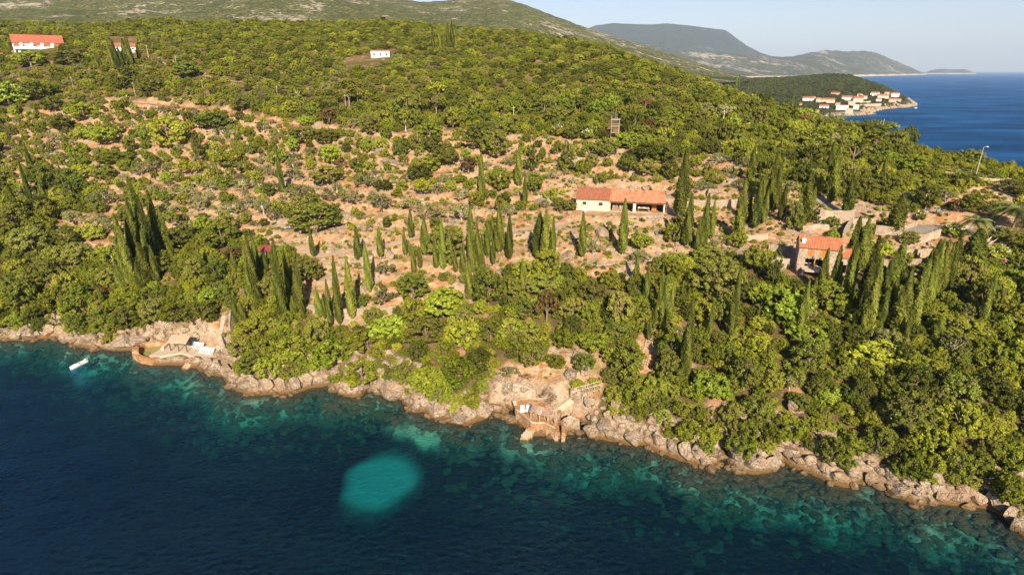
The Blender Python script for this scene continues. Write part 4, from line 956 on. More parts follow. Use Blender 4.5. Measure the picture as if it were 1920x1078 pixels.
def put_rock(x, y, z, w, h, px, py, near_=True):
    o = link('boulder', ROCKS[int(rng.integers(8))], loc=(x, y, z), rot=(rng.uniform(-.3, .3), rng.uniform(-.3, .3), R(-25)+rng.uniform(-.5, .5)), scale=(w*.62, w*.5*rng.uniform(.8, 1.1), h*.62))
    o['category'] = 'boulder'; reg(o, 'boulder', px, py, w, 'pale limestone boulder', 'limestone boulders along the shore'); DB.add(x, y, w*.4)
for a, b, w, h in BIG:
    P = hit(a, b+h*.15); d = P.y*CT-(P.z-CAMZ)*ST; W = w*d/FPX*1.12; Hh = h*d/FPX*.95
    put_rock(P.x, P.y, max(P.z, 0)+Hh*.12, W, Hh, a, b)
for rec in '1062 480 30 24|1128 436 30 34|1140 468 24 26|1118 455 20 22|712 283 28 22|735 305 48 16|792 288 18 20|505 362 24 10|600 362 18 14|655 405 30 12|683 403 26 12|790 418 16 14|755 340 14 18|705 328 12 12|280 335 14 10|300 335 14 10|475 338 14 12|1010 378 28 16|1028 352 20 12|1215 352 24 16|1190 350 18 14|1340 358 30 14|1108 240 24 14|730 478 20 34|683 545 13 28|395 408 40 12|440 402 30 12|1152 401 12 12|1000 300 16 14|1112 300 18 14|868 300 16 24|620 470 20 12|1180 470 26 18|1240 440 26 14|1070 700 30 34|1098 690 26 30|1085 665 22 20|950 720 20 40|943 755 22 30'.split('|'):
    a, b, w, h = map(float, rec.split()); P = hit(a, b+h*.25); d = P.y*CT-(P.z-CAMZ)*ST; W = w*d/FPX*1.05; Hh = h*d/FPX
    o = link('rock_outcrop', ROCKS[int(rng.integers(8))], loc=(P.x, P.y, P.z+Hh*.05), rot=(rng.uniform(-.3, .3), rng.uniform(-.3, .3), rng.uniform(-.6, .6)), scale=(W*.62, W*.5, Hh*.62)); o['category'] = 'rock'
    reg(o, 'outcrop', a, b, W, 'pale weathered rock outcrop', 'rock outcrops on the slope')
nr = 14000; tt = rng.random(nr); L_ = [0.0]; SP = shore
for a, b in zip(SP, SP[1:]): L_.append(L_[-1]+math.hypot(b[0]-a[0], b[1]-a[1]))
sx = np.interp(tt*L_[-1], L_, [p[0] for p in SP]) + rng.normal(0, 3.6, nr); sy = np.interp(tt*L_[-1], L_, [p[1] for p in SP]) + rng.normal(0, 3.6, nr)
sz = HT(sx, sy); s0 = polydist(sx, sy, LAND, True); si = inpoly(sx, sy, LAND); spx, spy, sdd = proj(sx, sy, sz)
keep = ((si & (s0 < 5.5)) | (~si & (s0 < .9))); small = []; nb_ = len(BIG)
for i in np.nonzero(keep)[0]:
    a, b = float(spx[i]), float(spy[i]); x, y = float(sx[i]), float(sy[i])
    if a < -30 or a > 1950: continue
    if inpoly(np.array([a]), np.array([b]), [(244, 640), (405, 640), (405, 690), (244, 690)])[0] or inpoly(np.array([a]), np.array([b]), [(955, 735), (1064, 735), (1064, 800), (1010, 835), (960, 822)])[0]: continue
    if 300 < a < 1920 and not si[i] and s0[i] > .5: continue
    w = rng.uniform(.9, 3.4)**1.0
    if not DB.ok(x, y, w*.4, .70): continue
    if w > 1.6 and nb_ < 285: put_rock(x, y, float(sz[i])+w*.08, w, w*rng.uniform(.6, 1.05), a, b); nb_ += 1
    else: small.append((x, y, float(sz[i])+w*.05, w*1.0)); DB.add(x, y, w*.36)
n5 = 30000; x5 = rng.uniform(-230, 190, n5); y5 = rng.uniform(75, 262, n5); z5 = HT(x5, y5); p5x, p5y, d5 = proj(x5, y5, z5)
m5 = inpoly(x5, y5, LAND) & (openness(p5x, p5y) > .5) & (fbm(x5, y5, 16, 3, 1) > .02)
for xy, hw in flat: m5 &= polydist(x5, y5, [tuple(p[:2]) for p in xy]) > hw+.5
for p in NOGO: m5 &= ~inpoly(x5, y5, p)
for i in np.nonzero(m5)[0]:
    if rng.random() < .30: small.append((float(x5[i]), float(y5[i]), float(z5[i]), float(rng.uniform(.3, 1.0)**1.5*2.2)))
S = [(s[3]*.55, s[3]*.5, s[3]*rng.uniform(.3, .5)) for s in small]
scatter('limestone_rubble', [(s[0], s[1], s[2]) for s in small], S, rng.uniform(0, 6.28, len(small)), rng.integers(0, 5, len(small)), proto_col('rubble', SMALLR), tilt=rng.uniform(-.4, .4, len(small)), label='loose limestone rubble on the shore and open slopes')
HL_ = [0.0]
for a, b in zip(hlpoly[1:12], hlpoly[2:13]): HL_.append(HL_[-1]+math.hypot(b[0]-a[0], b[1]-a[1]))
kk_ = rng.random(900)*HL_[-1]; hx_ = np.interp(kk_, HL_, [p[0] for p in hlpoly[1:13]])+rng.normal(0, 5, 900); hy_ = np.interp(kk_, HL_, [p[1] for p in hlpoly[1:13]])+rng.normal(0, 5, 900); hz_ = HH(hx_, hy_)
mm_ = hz_ > -1.5; hw2 = rng.uniform(2, 7, 900)
scatter('headland_rocks', np.stack([hx_, hy_, np.maximum(hz_, 0)], 1)[mm_], np.stack([hw2*.6, hw2*.5, hw2*.4], 1)[mm_], rng.uniform(0, 6.28, int(mm_.sum())), rng.integers(0, 5, int(mm_.sum())), proto_col('headland_rock', SMALLR), label='rocks edging the far village headland')
# boulders lying on the seabed near the shore
ub = []
for i in range(9000):
    k = rng.random()*L_[-1]; x = float(np.interp(k, L_, [p[0] for p in SP]))-abs(rng.normal(0, 7))*.45; y = float(np.interp(k, L_, [p[1] for p in SP]))-abs(rng.normal(0, 7))*.9
    if inpoly(np.array([x]), np.array([y]), LAND)[0]: continue
    z = float(HT(x, y))
    if z < -9 or rng.random() > .22 or math.hypot(x-PATCH.x, y-PATCH.y) < 11: continue
    w = rng.uniform(.5, 2.2); ub.append((x, y, z, w))
scatter('seabed_boulders', [(s[0], s[1], min(s[2], -.15-s[3]*.25)) for s in ub], [(s[3]*.6, s[3]*.5, s[3]*.3) for s in ub], rng.uniform(0, 6.28, len(ub)), rng.integers(0, 5, len(ub)), proto_col('seabed_rock', SMALLR), label='pale boulders seen through the clear shallow water')
# ---------------------------------------------------------------- built objects
class MB:
    def __init__(s): s.V = []; s.F = []
    def box(s, x0, x1, y0, y1, z0, z1, T=None):
        o = len(s.V); v = [Vector((x, y, z)) for z in (z0, z1) for y in (y0, y1) for x in (x0, x1)]
        if T is not None: v = [T @ q for q in v]
        s.V += [tuple(q) for q in v]; s.F += [tuple(o+k for k in f) for f in ((0, 2, 3, 1), (4, 5, 7, 6), (0, 1, 5, 4), (1, 3, 7, 5), (3, 2, 6, 7), (2, 0, 4, 6))]; return s
    def tube(s, p0, p1, r0, r1=None, n=8, cap=True):
        r1 = r0 if r1 is None else r1; o = len(s.V); tube(s.V, s.F, p0, p1, r0, r1, n)
        if cap: s.F.append(tuple(o+k for k in range(n))[::-1]); s.F.append(tuple(o+n+k for k in range(n)))
        return s
    def prism(s, poly, z0, z1):
        n = len(poly); o = len(s.V); zz0 = z0 if hasattr(z0, '__len__') else [z0]*n; zz1 = z1 if hasattr(z1, '__len__') else [z1]*n
        s.V += [(p[0], p[1], zz0[i]) for i, p in enumerate(poly)] + [(p[0], p[1], zz1[i]) for i, p in enumerate(poly)]
        a = sum(poly[i][0]*poly[(i+1) % n][1]-poly[(i+1) % n][0]*poly[i][1] for i in range(n))
        b = tuple(range(o, o+n)); t = tuple(range(o+n, o+2*n))
        if a > 0: s.F += [b[::-1], t]+[(o+i, o+(i+1) % n, o+n+(i+1) % n, o+n+i) for i in range(n)]
        else: s.F += [b, t[::-1]]+[(o+(i+1) % n, o+i, o+n+i, o+n+(i+1) % n) for i in range(n)]
        return s
    def poly(s, pts_): o = len(s.V); s.V += [tuple(p) for p in pts_]; s.F.append(tuple(range(o, o+len(pts_)))); return s
    def slab(s, pts_, th):          # quad with thickness downward
        o = len(s.V); s.V += [tuple(p) for p in pts_]+[(p[0], p[1], p[2]-th) for p in pts_]; n = len(pts_)
        s.F.append(tuple(range(o, o+n))); s.F.append(tuple(range(o+n, o+2*n))[::-1])
        for i in range(n): s.F.append((o+i, o+n+i, o+n+(i+1) % n, o+(i+1) % n))
        return s
    def wall(s, x0, x1, z0, z1, y0, y1, holes=()):
        xs = sorted({x0, x1, *[h[0] for h in holes], *[h[1] for h in holes]}); zs = sorted({z0, z1, *[h[2] for h in holes], *[h[3] for h in holes]})
        inh = lambda a, b: any(h[0] < a < h[1] and h[2] < b < h[3] for h in holes)
        for i in range(len(xs)-1):
            for j in range(len(zs)-1):
                a, b, c, d = xs[i], xs[i+1], zs[j], zs[j+1]
                if inh((a+b)/2, (c+d)/2): continue
                s.poly([(a, y0, c), (b, y0, c), (b, y0, d), (a, y0, d)]); s.poly([(a, y1, c), (a, y1, d), (b, y1, d), (b, y1, c)])
        for a, b, c, d in list(holes)+[(x0, x1, z0, z1)]:
            s.poly([(a, y0, c), (a, y1, c), (a, y1, d), (a, y0, d)]); s.poly([(b, y0, c), (b, y0, d), (b, y1, d), (b, y1, c)])
            s.poly([(a, y0, c), (b, y0, c), (b, y1, c), (a, y1, c)]); s.poly([(a, y0, d), (a, y1, d), (b, y1, d), (b, y0, d)])
        return s
    def mesh(s, name, m, smooth=False):
        me = bpy.data.meshes.new(name); me.from_pydata(s.V, [], s.F)
        bm = bmesh.new(); bm.from_mesh(me); bmesh.ops.recalc_face_normals(bm, faces=bm.faces); bm.to_mesh(me); bm.free()
        me.polygons.foreach_set('use_smooth', [smooth]*len(me.polygons)); me.materials.append(M[m] if isinstance(m, str) else m); return me
    def put(s, name, m, parent=None, smooth=False, **k): return link(name, s.mesh(name, m, smooth), parent=parent, **k)
def solo(name, mb, m, label, cat, group=None, loc=None, rz=0, smooth=False):
    o = mb.put(name, m, smooth=smooth); o['label'] = label; o['category'] = cat
    if group: o['group'] = group
    if loc is not None: o.location = loc; o.rotation_euler = (0, 0, rz)
    return o
def tiled_slope(a, b, c, d, rib=.42, amp=.05, th=.12):
    """roof slope between eave a-b and ridge d-c (a left eave, b right eave, c right ridge, d left ridge) with ribs running down the slope and stepped courses"""
    a, b, c, d = map(Vector, (a, b, c, d)); n = max(4, int((b-a).length/rib)*2); m = max(2, int((d-a).length/.9)); mb = MB()
    nr = (b-a).cross(d-a).normalized(); nr = nr if nr.z > 0 else -nr
    for j in range(m+1):
        for q in ((0, 1) if 0 < j < m else (0,)):
            t = j/m
            for i in range(n+1):
                s_ = i/n; p = (a.lerp(b, s_)).lerp(d.lerp(c, s_), t); mb.V.append(tuple(p+nr*((amp if i % 2 else 0)+(.045 if q == 0 and j > 0 else 0)+.02*math.sin(i*2.3+j*5))))
    rows = len(mb.V)//(n+1)
    for j in range(rows-1):
        for i in range(n): k = j*(n+1)+i; mb.F.append((k, k+1, k+n+2, k+n+1))
    o = len(mb.V); mb.V += [tuple(p-nr*th) for p in (a, b, c, d)]; mb.F.append((o, o+3, o+2, o+1))
    mb.F.append((0, o, o+1, n)); k = (rows-1)*(n+1); mb.F.append((k+n, o+2, o+3, k)); mb.F.append((0, k, o+3, o)); mb.F.append((n, o+1, o+2, k+n))
    return mb
def window(par, x, z, w, h, y=0.0, frame='white', pane='glass', side='f', W=0):
    f = MB(); t = .09
    for bx in ((x-w/2, x+w/2, z, z+t), (x-w/2, x+w/2, z+h-t, z+h), (x-w/2, x-w/2+t, z+t, z+h-t), (x+w/2-t, x+w/2, z+t, z+h-t)): f.box(bx[0], bx[1], y-.07, y-.003, bx[2], bx[3])
    o = f.put('window', frame, par); g = MB().box(x-w/2+t, x+w/2-t, y-.03, y-.004, z+t, z+h-t).put('pane', pane, o); return o
def gable(par, w, d, h, rise, wm, rm, x0=0, y0=0, z0=0, over=.35, ridge=.5, holes=(), chimney=None, rough=True, side_holes=()):
    T = .35; x1 = x0+w; y1 = y0+d; yr = y0+d*ridge; mb = MB()
    mb.wall(x0, x1, z0, z0+h, y0, y0+T, [(x0+a, x0+b, z0+c, z0+e) for a, b, c, e in holes])
    mb.wall(x0, x1, z0, z0+h, y1-T, y1)
    for xa, xb in ((x0, x0+T), (x1-T, x1)):
        mb.prism([(xa, y0+T), (xb, y0+T), (xb, y1-T), (xa, y1-T)], z0, z0+h)
        o = len(mb.V); pts_ = [(y0+.01, z0+h), (y1-.01, z0+h), (yr, z0+h+rise-.06)]
        mb.V += [(xa+.003, y, z) for y, z in pts_]+[(xb-.003, y, z) for y, z in pts_]
        mb.F += [(o, o+2, o+1), (o+3, o+4, o+5), (o, o+3, o+5, o+2), (o+2, o+5, o+4, o+1)]
    mb.put('wall', wm, par)
    sl = rise/(yr-y0); sb = rise/(y1-yr); e = .12
    fn = tiled_slope if rough else (lambda a, b, c, d_: MB().slab([a, b, c, d_], .15))
    r = MB()
    for q in (fn((x0-over*.6, y0-over, z0+h-over*sl+e), (x1+over*.6, y0-over, z0+h-over*sl+e), (x1+over*.6, yr, z0+h+rise+e), (x0-over*.6, yr, z0+h+rise+e)),
              fn((x1+over*.6, y1+over, z0+h-over*sb+e), (x0-over*.6, y1+over, z0+h-over*sb+e), (x0-over*.6, yr+.003, z0+h+rise+e), (x1+over*.6, yr+.003, z0+h+rise+e))):
        o = len(r.V); r.V += q.V; r.F += [tuple(o+i for i in f) for f in q.F]
    ro = r.put('roof', rm, par)
    MB().tube((x0-over*.6, yr, z0+h+rise+e+.03), (x1+over*.6, yr, z0+h+rise+e+.03), .13, n=6).put('ridge_cap', rm, ro)
    if chimney:
        cx_, cy_, cz_, cm = chimney; c = MB().box(cx_-.35, cx_+.35, cy_-.3, cy_+.3, z0+h, cz_-.25).box(cx_-.45, cx_+.45, cy_-.4, cy_+.4, cz_-.25+.003, cz_-.1).box(cx_-.25, cx_+.25, cy_-.2, cy_+.2, cz_-.1+.003, cz_+.12); c.put('chimney', cm, ro)
    return ro

# --- long barn
L = (BARN_B.xy-BARN_A.xy).length; S1 = L*.376
_, dB = lineheight(BARN_A, 375); hB, _ = lineheight(BARN_A, 375.5)
B_ = thing('long_barn', 'long low stone barn with red-tiled roof and two open timber bays', 'barn', (BARN_A.x, BARN_A.y, BARN_Z), BARN_ANG)
gable(B_, S1, 6.4, hB, 2.35, 'plaster', 'roof_red', ridge=.62, over=.25, holes=[(1.75, 2.8, 1.6, 2.45), (S1-2.9, S1-1.8, 1.5, 2.4)])
for xa, xb, za, zb in ((1.75, 2.8, 1.6, 2.45), (S1-2.9, S1-1.8, 1.5, 2.4)):
    f = MB(); f.box(xa, xb, .12, .2, za, za+.08).box(xa, xb, .12, .2, zb-.08, zb).box(xa, xa+.08, .12, .2, za+.08, zb-.08).box(xb-.08, xb, .12, .2, za+.08, zb-.08).box((xa+xb)/2-.03, (xa+xb)/2+.03, .12, .2, za+.08, zb-.08)
    o = f.put('window', 'wood_dark', B_); MB().box(xa+.08, xb-.08, .21, .23, za+.08, zb-.08).put('pane', 'glass', o)
x2_ = S1+.02; w2 = L-x2_; pil = x2_+w2*.455
gable(B_, w2, 6.4, hB-.12, 2.25, 'plaster', 'roof_pale', x0=x2_, ridge=.62, over=.3, holes=[(.25, w2*.455-.35, .12, hB-.62), (w2*.455+.45, w2-.4, .12, hB-.62)])
MB().box(x2_+.1, L-.1, -.02, .38, hB-.6, hB-.38).put('lintel', 'wood_dark', B_)
MB().box(x2_+.4, L-.4, 5.2, 5.3, 0, 2.4).put('bay_shade_panel', 'wood_dark', B_)  # dark sheet added behind the bays to paint the interior shade
def bw(x, y, z=0): return Vector((BARN_A.x, BARN_A.y, BARN_Z)) + Matrix.Rotation(BARN_ANG, 3, 'Z') @ Vector((x, y, z))
t = thing('timber_stack', 'brown planks leaning upright inside the left open bay of the barn', 'timber', bw(x2_+1, 1.2), BARN_ANG)
for k in range(11): MB().box(-.09, .09, 0, .05, 0, 1.7+.5*random.random()).put('plank', 'wood', t, loc=(k*.34, .3*random.random(), .02), rot=(R(-14), R(random.uniform(-5, 5)), 0))
t = thing('workbench', 'pale workbench with crates standing in the right open bay of the barn', 'bench', bw(pil+1.0, 1.6), BARN_ANG)
MB().box(0, 3.2, 0, .8, .85, .93).put('bench_top', 'plaster', t)
for a in (.1, 3.0):
    for b in (.05, .65): MB().box(a, a+.1, b, b+.1, 0, .85).put('leg', 'wood', t)
for k in range(6): solo('crate', MB().box(-.16, .16, -.14, .14, 0, .28).box(-.18, .18, -.16, -.141, .1, .2), ('white', 'wood', 'cloth')[k % 3], 'small %s box on the barn workbench, %s of its colour' % (('white', 'brown', 'grey')[k % 3], ('left one', 'right one')[k // 3]), 'box', 'boxes on the workbench', bw(pil+1.3+k*.5, 2.0, .93), BARN_ANG)
solo('door_panel', MB().box(0, 1.3, 0, .06, 0, 2.0).box(.1, 1.2, -.03, -.003, .2, 1.8), 'shutter', 'orange wooden panel stored at the right end of the barn bay', 'panel', None, bw(L-3.4, 2.6), BARN_ANG)
c = thing('garden_chair', 'white garden chair in the left bay of the barn', 'chair', bw(pil-2.4, .9), BARN_ANG+.3)
MB().box(-.3, .3, -.3, .3, .42, .47).put('seat', 'whitepl', c); MB().box(-.3, .3, .26, .31, .48, .95).put('backrest', 'whitepl', c)
for a in (-.28, .24):
    for b in (-.28, .24): MB().box(a, a+.05, b, b+.05, 0, .42).put('leg', 'whitepl', c)
f = thing('pole_fence', 'leaning fence of rough grey poles at the right end of the barn', 'fence', bw(L+.3, .2), BARN_ANG-.1)
for k in range(10): MB().tube((0, 0, -.2), (.1*random.uniform(-1, 1), .3, 2.3+.6*random.random()), .05, .035, 5).put('pole', 'wood', f, loc=(k*.19, 0, 0))
f = thing('slatted_gate', 'pale blue-grey slatted gate beside the barn pole fence', 'gate', bw(L+2.35, .1), BARN_ANG-.2)
for k in range(8): MB().box(0, .9, 0, .04, .2+k*.3, .38+k*.3).put('slat', 'cloth', f)
for a in (-.06, .9): MB().box(a, a+.06, -.02, .07, -.2, 2.75).put('post', 'white', f)
solo('basin', MB().tube((0, 0, 0), (0, 0, .45), .5, .6, 12), 'white', 'white basin on the ground under the barn windows', 'basin', None, bw(2.6, -.9))
FL = [hit(a, b) for a, b in ((1188, 411), (1232, 405))]
solo('timber_beam', MB().tube((0, 0, .1), tuple(FL[1]-FL[0]+Vector((0, 0, .1))), .09, n=6), 'concrete', 'long pale beam lying on the edge below the barn', 'beam', None, FL[0])

# --- stone house
H_ = thing('stone_house', 'two-storey stone house with orange roof and brown shutters', 'house', tuple(HOUSE_A), HOUSE_ANG)
hH = 5.6
gable(H_, 8.1, 5.8, hH, 1.7, 'wall_pale', 'roof_orange', ridge=.5, over=.3, holes=[(1.5, 5.4, 1.45, 3.15), (1.7, 3.0, 3.75, 5.35), (4.1, 5.4, 3.75, 5.35)], chimney=(.75, 1.2, 7.2, 'white'))
gable(H_, 2.2, 4.4, 3.9, 1.2, 'wall_pale', 'roof_orange', x0=8.15, y0=.8, over=.25, holes=[(.7, 1.6, .4, 2.3)], chimney=(8.6, 2.2, 6.4, 'wall_pale'))
for xa, xb in ((1.7, 3.0), (4.1, 5.4)):
    o = MB().box(xa-.06, xb+.06, -.06, -.003, 3.64, 3.75-.003).box(xa-.06, xb+.06, -.05, -.003, 5.353, 5.45).put('window', 'wall_pale', H_)
    MB().box(xa, (xa+xb)/2-.02, .02, .07, 3.75, 5.35).put('shutter', 'shutter', o); MB().box((xa+xb)/2+.02, xb, .02, .07, 3.75, 5.35).put('shutter', 'shutter', o)
MB().box(3.3, 3.5, .05, .25, 1.45, 3.15).put('loggia_post', 'shutter', H_); MB().box(1.5, 5.4, 2.2, 2.3, 1.0, 3.3).put('loggia_shade_panel', 'dark', H_)  # post, then a near-black sheet painting the shade behind the opening
MB().box(1.0, 6.2, -2.4, -.003, .95, 1.2).put('terrace_slab', 'concrete', H_)
MB().box(1.0, 1.3, -2.3, -2.0, -1.2, .95-.003).box(5.9, 6.2, -2.3, -2.0, -1.2, .95-.003).put('terrace_post', 'white', H_)
for k in range(8): MB().box(1.3+k*.62, 1.5+k*.62, -.25, -.003, 3.3, 3.45).put('corbel', 'wall_pale', H_)
def hw3(x, y, z): return Vector(HOUSE_A) + Matrix.Rotation(HOUSE_ANG, 3, 'Z') @ Vector((x, y, z))
t = thing('terrace_table', 'small pale table on the loggia of the stone house', 'table', hw3(2.3, .9, 1.2), HOUSE_ANG)
MB().box(-.6, .6, -.4, .4, .70, .75).put('table_top', 'whitepl', t); MB().tube((0, 0, .0), (0, 0, .7), .06).put('leg', 'metal', t)
MB().box(.4, 7.7, .4, 5.4, .98, 1.2).put('floor', 'concrete', H_)

# --- retaining walls on the slope (bottom line in the photograph, metres high)
WALLS = [([(1284, 394), (1320, 391), (1385, 388)], 2.3, 'wall_pale', 'pale retaining wall right of the barn behind slim cypresses'),
 ([(1386, 391), (1412, 396), (1445, 398)], 2.0, 'wall', 'terrace wall under the yellow digger'),
 ([(1518, 411), (1545, 417), (1600, 416)], 3.0, 'wall_pale', 'tall pale wall beneath the concrete driveway'),
 ([(1500, 436), (1528, 430), (1580, 434)], 1.3, 'wall_pale', 'low curved wall just above the stone house roof'),
 ([(1582, 452), (1588, 440), (1598, 428), (1640, 428)], 2.6, 'wall_pale', 'stepped wall climbing right of the stone house roof'),
 ([(1640, 440), (1662, 442), (1690, 445)], 2.2, 'wall', 'shaded wall between the two broad cypresses'),
 ([(1684, 438), (1702, 430), (1720, 424)], 1.2, 'wall_pale', 'short wall on the left bend of the paved road'),
 ([(1712, 458), (1735, 455), (1762, 446)], 2.0, 'wall_pale', 'curved wall under the bend of the paved road'),
 ([(1690, 484), (1715, 484), (1745, 482)], 1.9, 'wall_pale', 'pale terrace wall right of the dark cypress cluster'),
 ([(1640, 502), (1690, 500), (1735, 497)], 1.5, 'wall', 'lower terrace wall half hidden behind the cypress cluster'),
 ([(1688, 525), (1725, 524), (1765, 520)], 1.3, 'wall_pale', 'lowest terrace wall showing between cypress tops'),
 ([(1440, 470), (1462, 474), (1486, 474)], 1.6, 'wall', 'terrace wall left of the stone house, upper one'),
 ([(1440, 496), (1465, 500), (1486, 502)], 2.0, 'wall_pale', 'terrace wall left of the stone house, lower one'),
 ([(1385, 450), (1410, 452), (1440, 448)], 1.4, 'wall_pale', 'low wall right of the slim cypress with the thick trunk'),
 ([(1222, 455), (1245, 452), (1262, 448)], 1.5, 'wall', 'dry-stone wall above the right end of the pale path'),
 ([(1770, 330), (1800, 334), (1845, 342), (1882, 344)], 1.2, 'wall_pale', 'pale parapet wall by the ridge lamp post'),
 ([(640, 593), (690, 591), (735, 588), (770, 582)], 1.6, 'wall_pale', 'pale stone wall along the lower walled path'),
 ([(572, 586), (604, 590), (638, 593)], 1.2, 'wall', 'left end of the lower walled path, behind the slim cypresses'),
 ([(962, 740), (985, 745), (1005, 752)], 2.4, 'wall_pale', 'rendered wall behind the boathouse terrace, left side'),
 ([(1800, 430), (1825, 428), (1860, 424)], .8, 'wall_pale', 'low kerb wall behind the palm over the road'),
 ([(905, 560), (925, 556), (945, 553)], .7, 'wall_pale', 'short bright wall fragment right of the middle cypress row'),
 ([(1170, 408), (1200, 412), (1245, 408)], .7, 'wall', 'low stone edge below the open barn bays'),
 ([(1600, 392), (1640, 404), (1680, 410)], 1.0, 'wall_pale', 'low wall running right from the driveway cypress'),
 ([(1320, 330), (1345, 338), (1380, 345)], 1.3, 'wall_pale', 'upper terrace wall above the digger, among shrubs'),
 ([(600, 500), (640, 492), (700, 486)], 1.0, 'wall', 'rough dry-stone wall below the dirt track bend'),
 ([(430, 590), (428, 615), (432, 650)], 1.0, 'wall', 'dry-stone wall beside the stair path down to the pool deck')]
for pl, hgt, mt, lb in WALLS:
    P = [hit(a, b) for a, b in pl]; q = []
    for a, b in zip(P, P[1:]):
        n = max(2, int((b-a).length/1.2)); q += [a.lerp(b, i/n) for i in range(n)]
    q.append(P[-1]); mb = MB(); c = q[0].copy()
    th = .5; tops = []
    for i, p in enumerate(q):
        dv = (q[min(i+1, len(q)-1)]-q[max(i-1, 0)]).xy.normalized(); nn = Vector((-dv.y, dv.x)); nn = -nn if nn.y < 0 else nn
        g = float(HT(p.x, p.y)); tops.append((p, nn, g))
    ts = np.array([t_[2] for t_ in tops]); 
    for _ in range(4): ts[1:-1] = (ts[:-2]+2*ts[1:-1]+ts[2:])/4
    for i, (p, nn, g) in enumerate(tops):
        zt_ = ts[i]+hgt+.12*math.sin(i*1.7)*hgt*.3; zb = min(g, ts[i])-1.0
        for off, z in ((0, zb), (th*.15, zt_), (th, zt_), (th, zb)):
            w_ = Vector((p.x+nn.x*off, p.y+nn.y*off, z))-c; mb.V.append(tuple(w_))
    for i in range(len(tops)-1):
        for j in range(4): a = i*4+j; b = i*4+(j+1) % 4; mb.F.append((a, b, b+4, a+4))
    mb.F.append((0, 3, 2, 1)); e_ = (len(tops)-1)*4; mb.F.append((e_, e_+1, e_+2, e_+3))
    solo('retaining_wall', mb, mt, lb, 'wall', 'stone retaining walls', loc=tuple(c))

# --- far and upper houses
def far_house(name, label, px, py, wpx, hpx, H=None, rm='roof_brick', wm='white', rot=0., rise=.32, dep=.75, storeys=1, rough=False, group='houses of the headland village', cat='house', flat_=False, t=(45, 900), bays=None):
    P = hit(px-wpx/2, py, H, *t); d = P.y*CT-(P.z-CAMZ)*ST; W = wpx*d/FPX; h = hpx*d/FPX; vy = math.atan2(P.x, P.y)
    o = thing(name, label, cat, (P.x, P.y, P.z-.3), -vy*.9+rot, group)
    D_ = min(W*dep, 10)
    if flat_:
        MB().box(0, W, 0, D_, 0, h).put('wall', wm, o); MB().box(-.25, W+.25, -.25, D_+.25, h+.003, h+.3).put('roof', rm, o)
    else:
        hh = h*.70; gable(o, W, D_, hh, min(W, D_)*rise*.5+.3, wm, rm, rough=rough, over=.4)
        h = hh
    n = bays or max(2, int(W/3.2))
    for s_ in range(storeys):
        for k in range(n):
            window(o, W*(k+.5)/n, h/storeys*(s_+.32), min(1.1, W/n*.5), h/storeys*.42)
    return o, W, h, D_
o, W, h, D_ = far_house('apartment_house', 'long white house with brick-red roof on the upper left hill', 67, 101, 78, 30, rm='roof_brick', group=None, rough=True, storeys=1, bays=1, rot=.05, dep=.42, rise=.75)
for k in range(5):
    xa = W*(k+.08)/5; xb = W*(k+.9)/5
    MB().box(xa, xb-W*.05, -.06, -.004, h*.52, h*.92).put('balcony_front', 'roof_orange' if k != 1 else 'cloth', o); MB().box(xb-W*.03, xb+W*.01, -1.2, -.003, h*.50, h*.96).put('pier', 'white', o)
    MB().box(xa+.3, xa+1.3, -.07, -.004, h*.06, h*.36).put('door', 'glass', o)
MB().box(0, W, -1.3, -.003, h*.44, h*.50-.003).put('balcony_slab', 'white', o); MB().box(0, W, -1.3, -1.2, h*.50, h*.64).put('balcony_rail', 'white', o)
far_house('hill_house', 'white house with orange roof behind the upper left cypresses', 234, 104, 34, 24, rm='roof_orange', group=None, bays=4, storeys=2)
far_house('small_house', 'white house cut by the left edge of the hill', -6, 116, 18, 18, rm='roof_orange', group=None, bays=1)
far_house('white_cabin', 'flat white cabin standing alone on the hilltop clearing', 713, 109, 34, 13, rm='roof_orange', group=None, flat_=True, bays=3, cat='cabin')
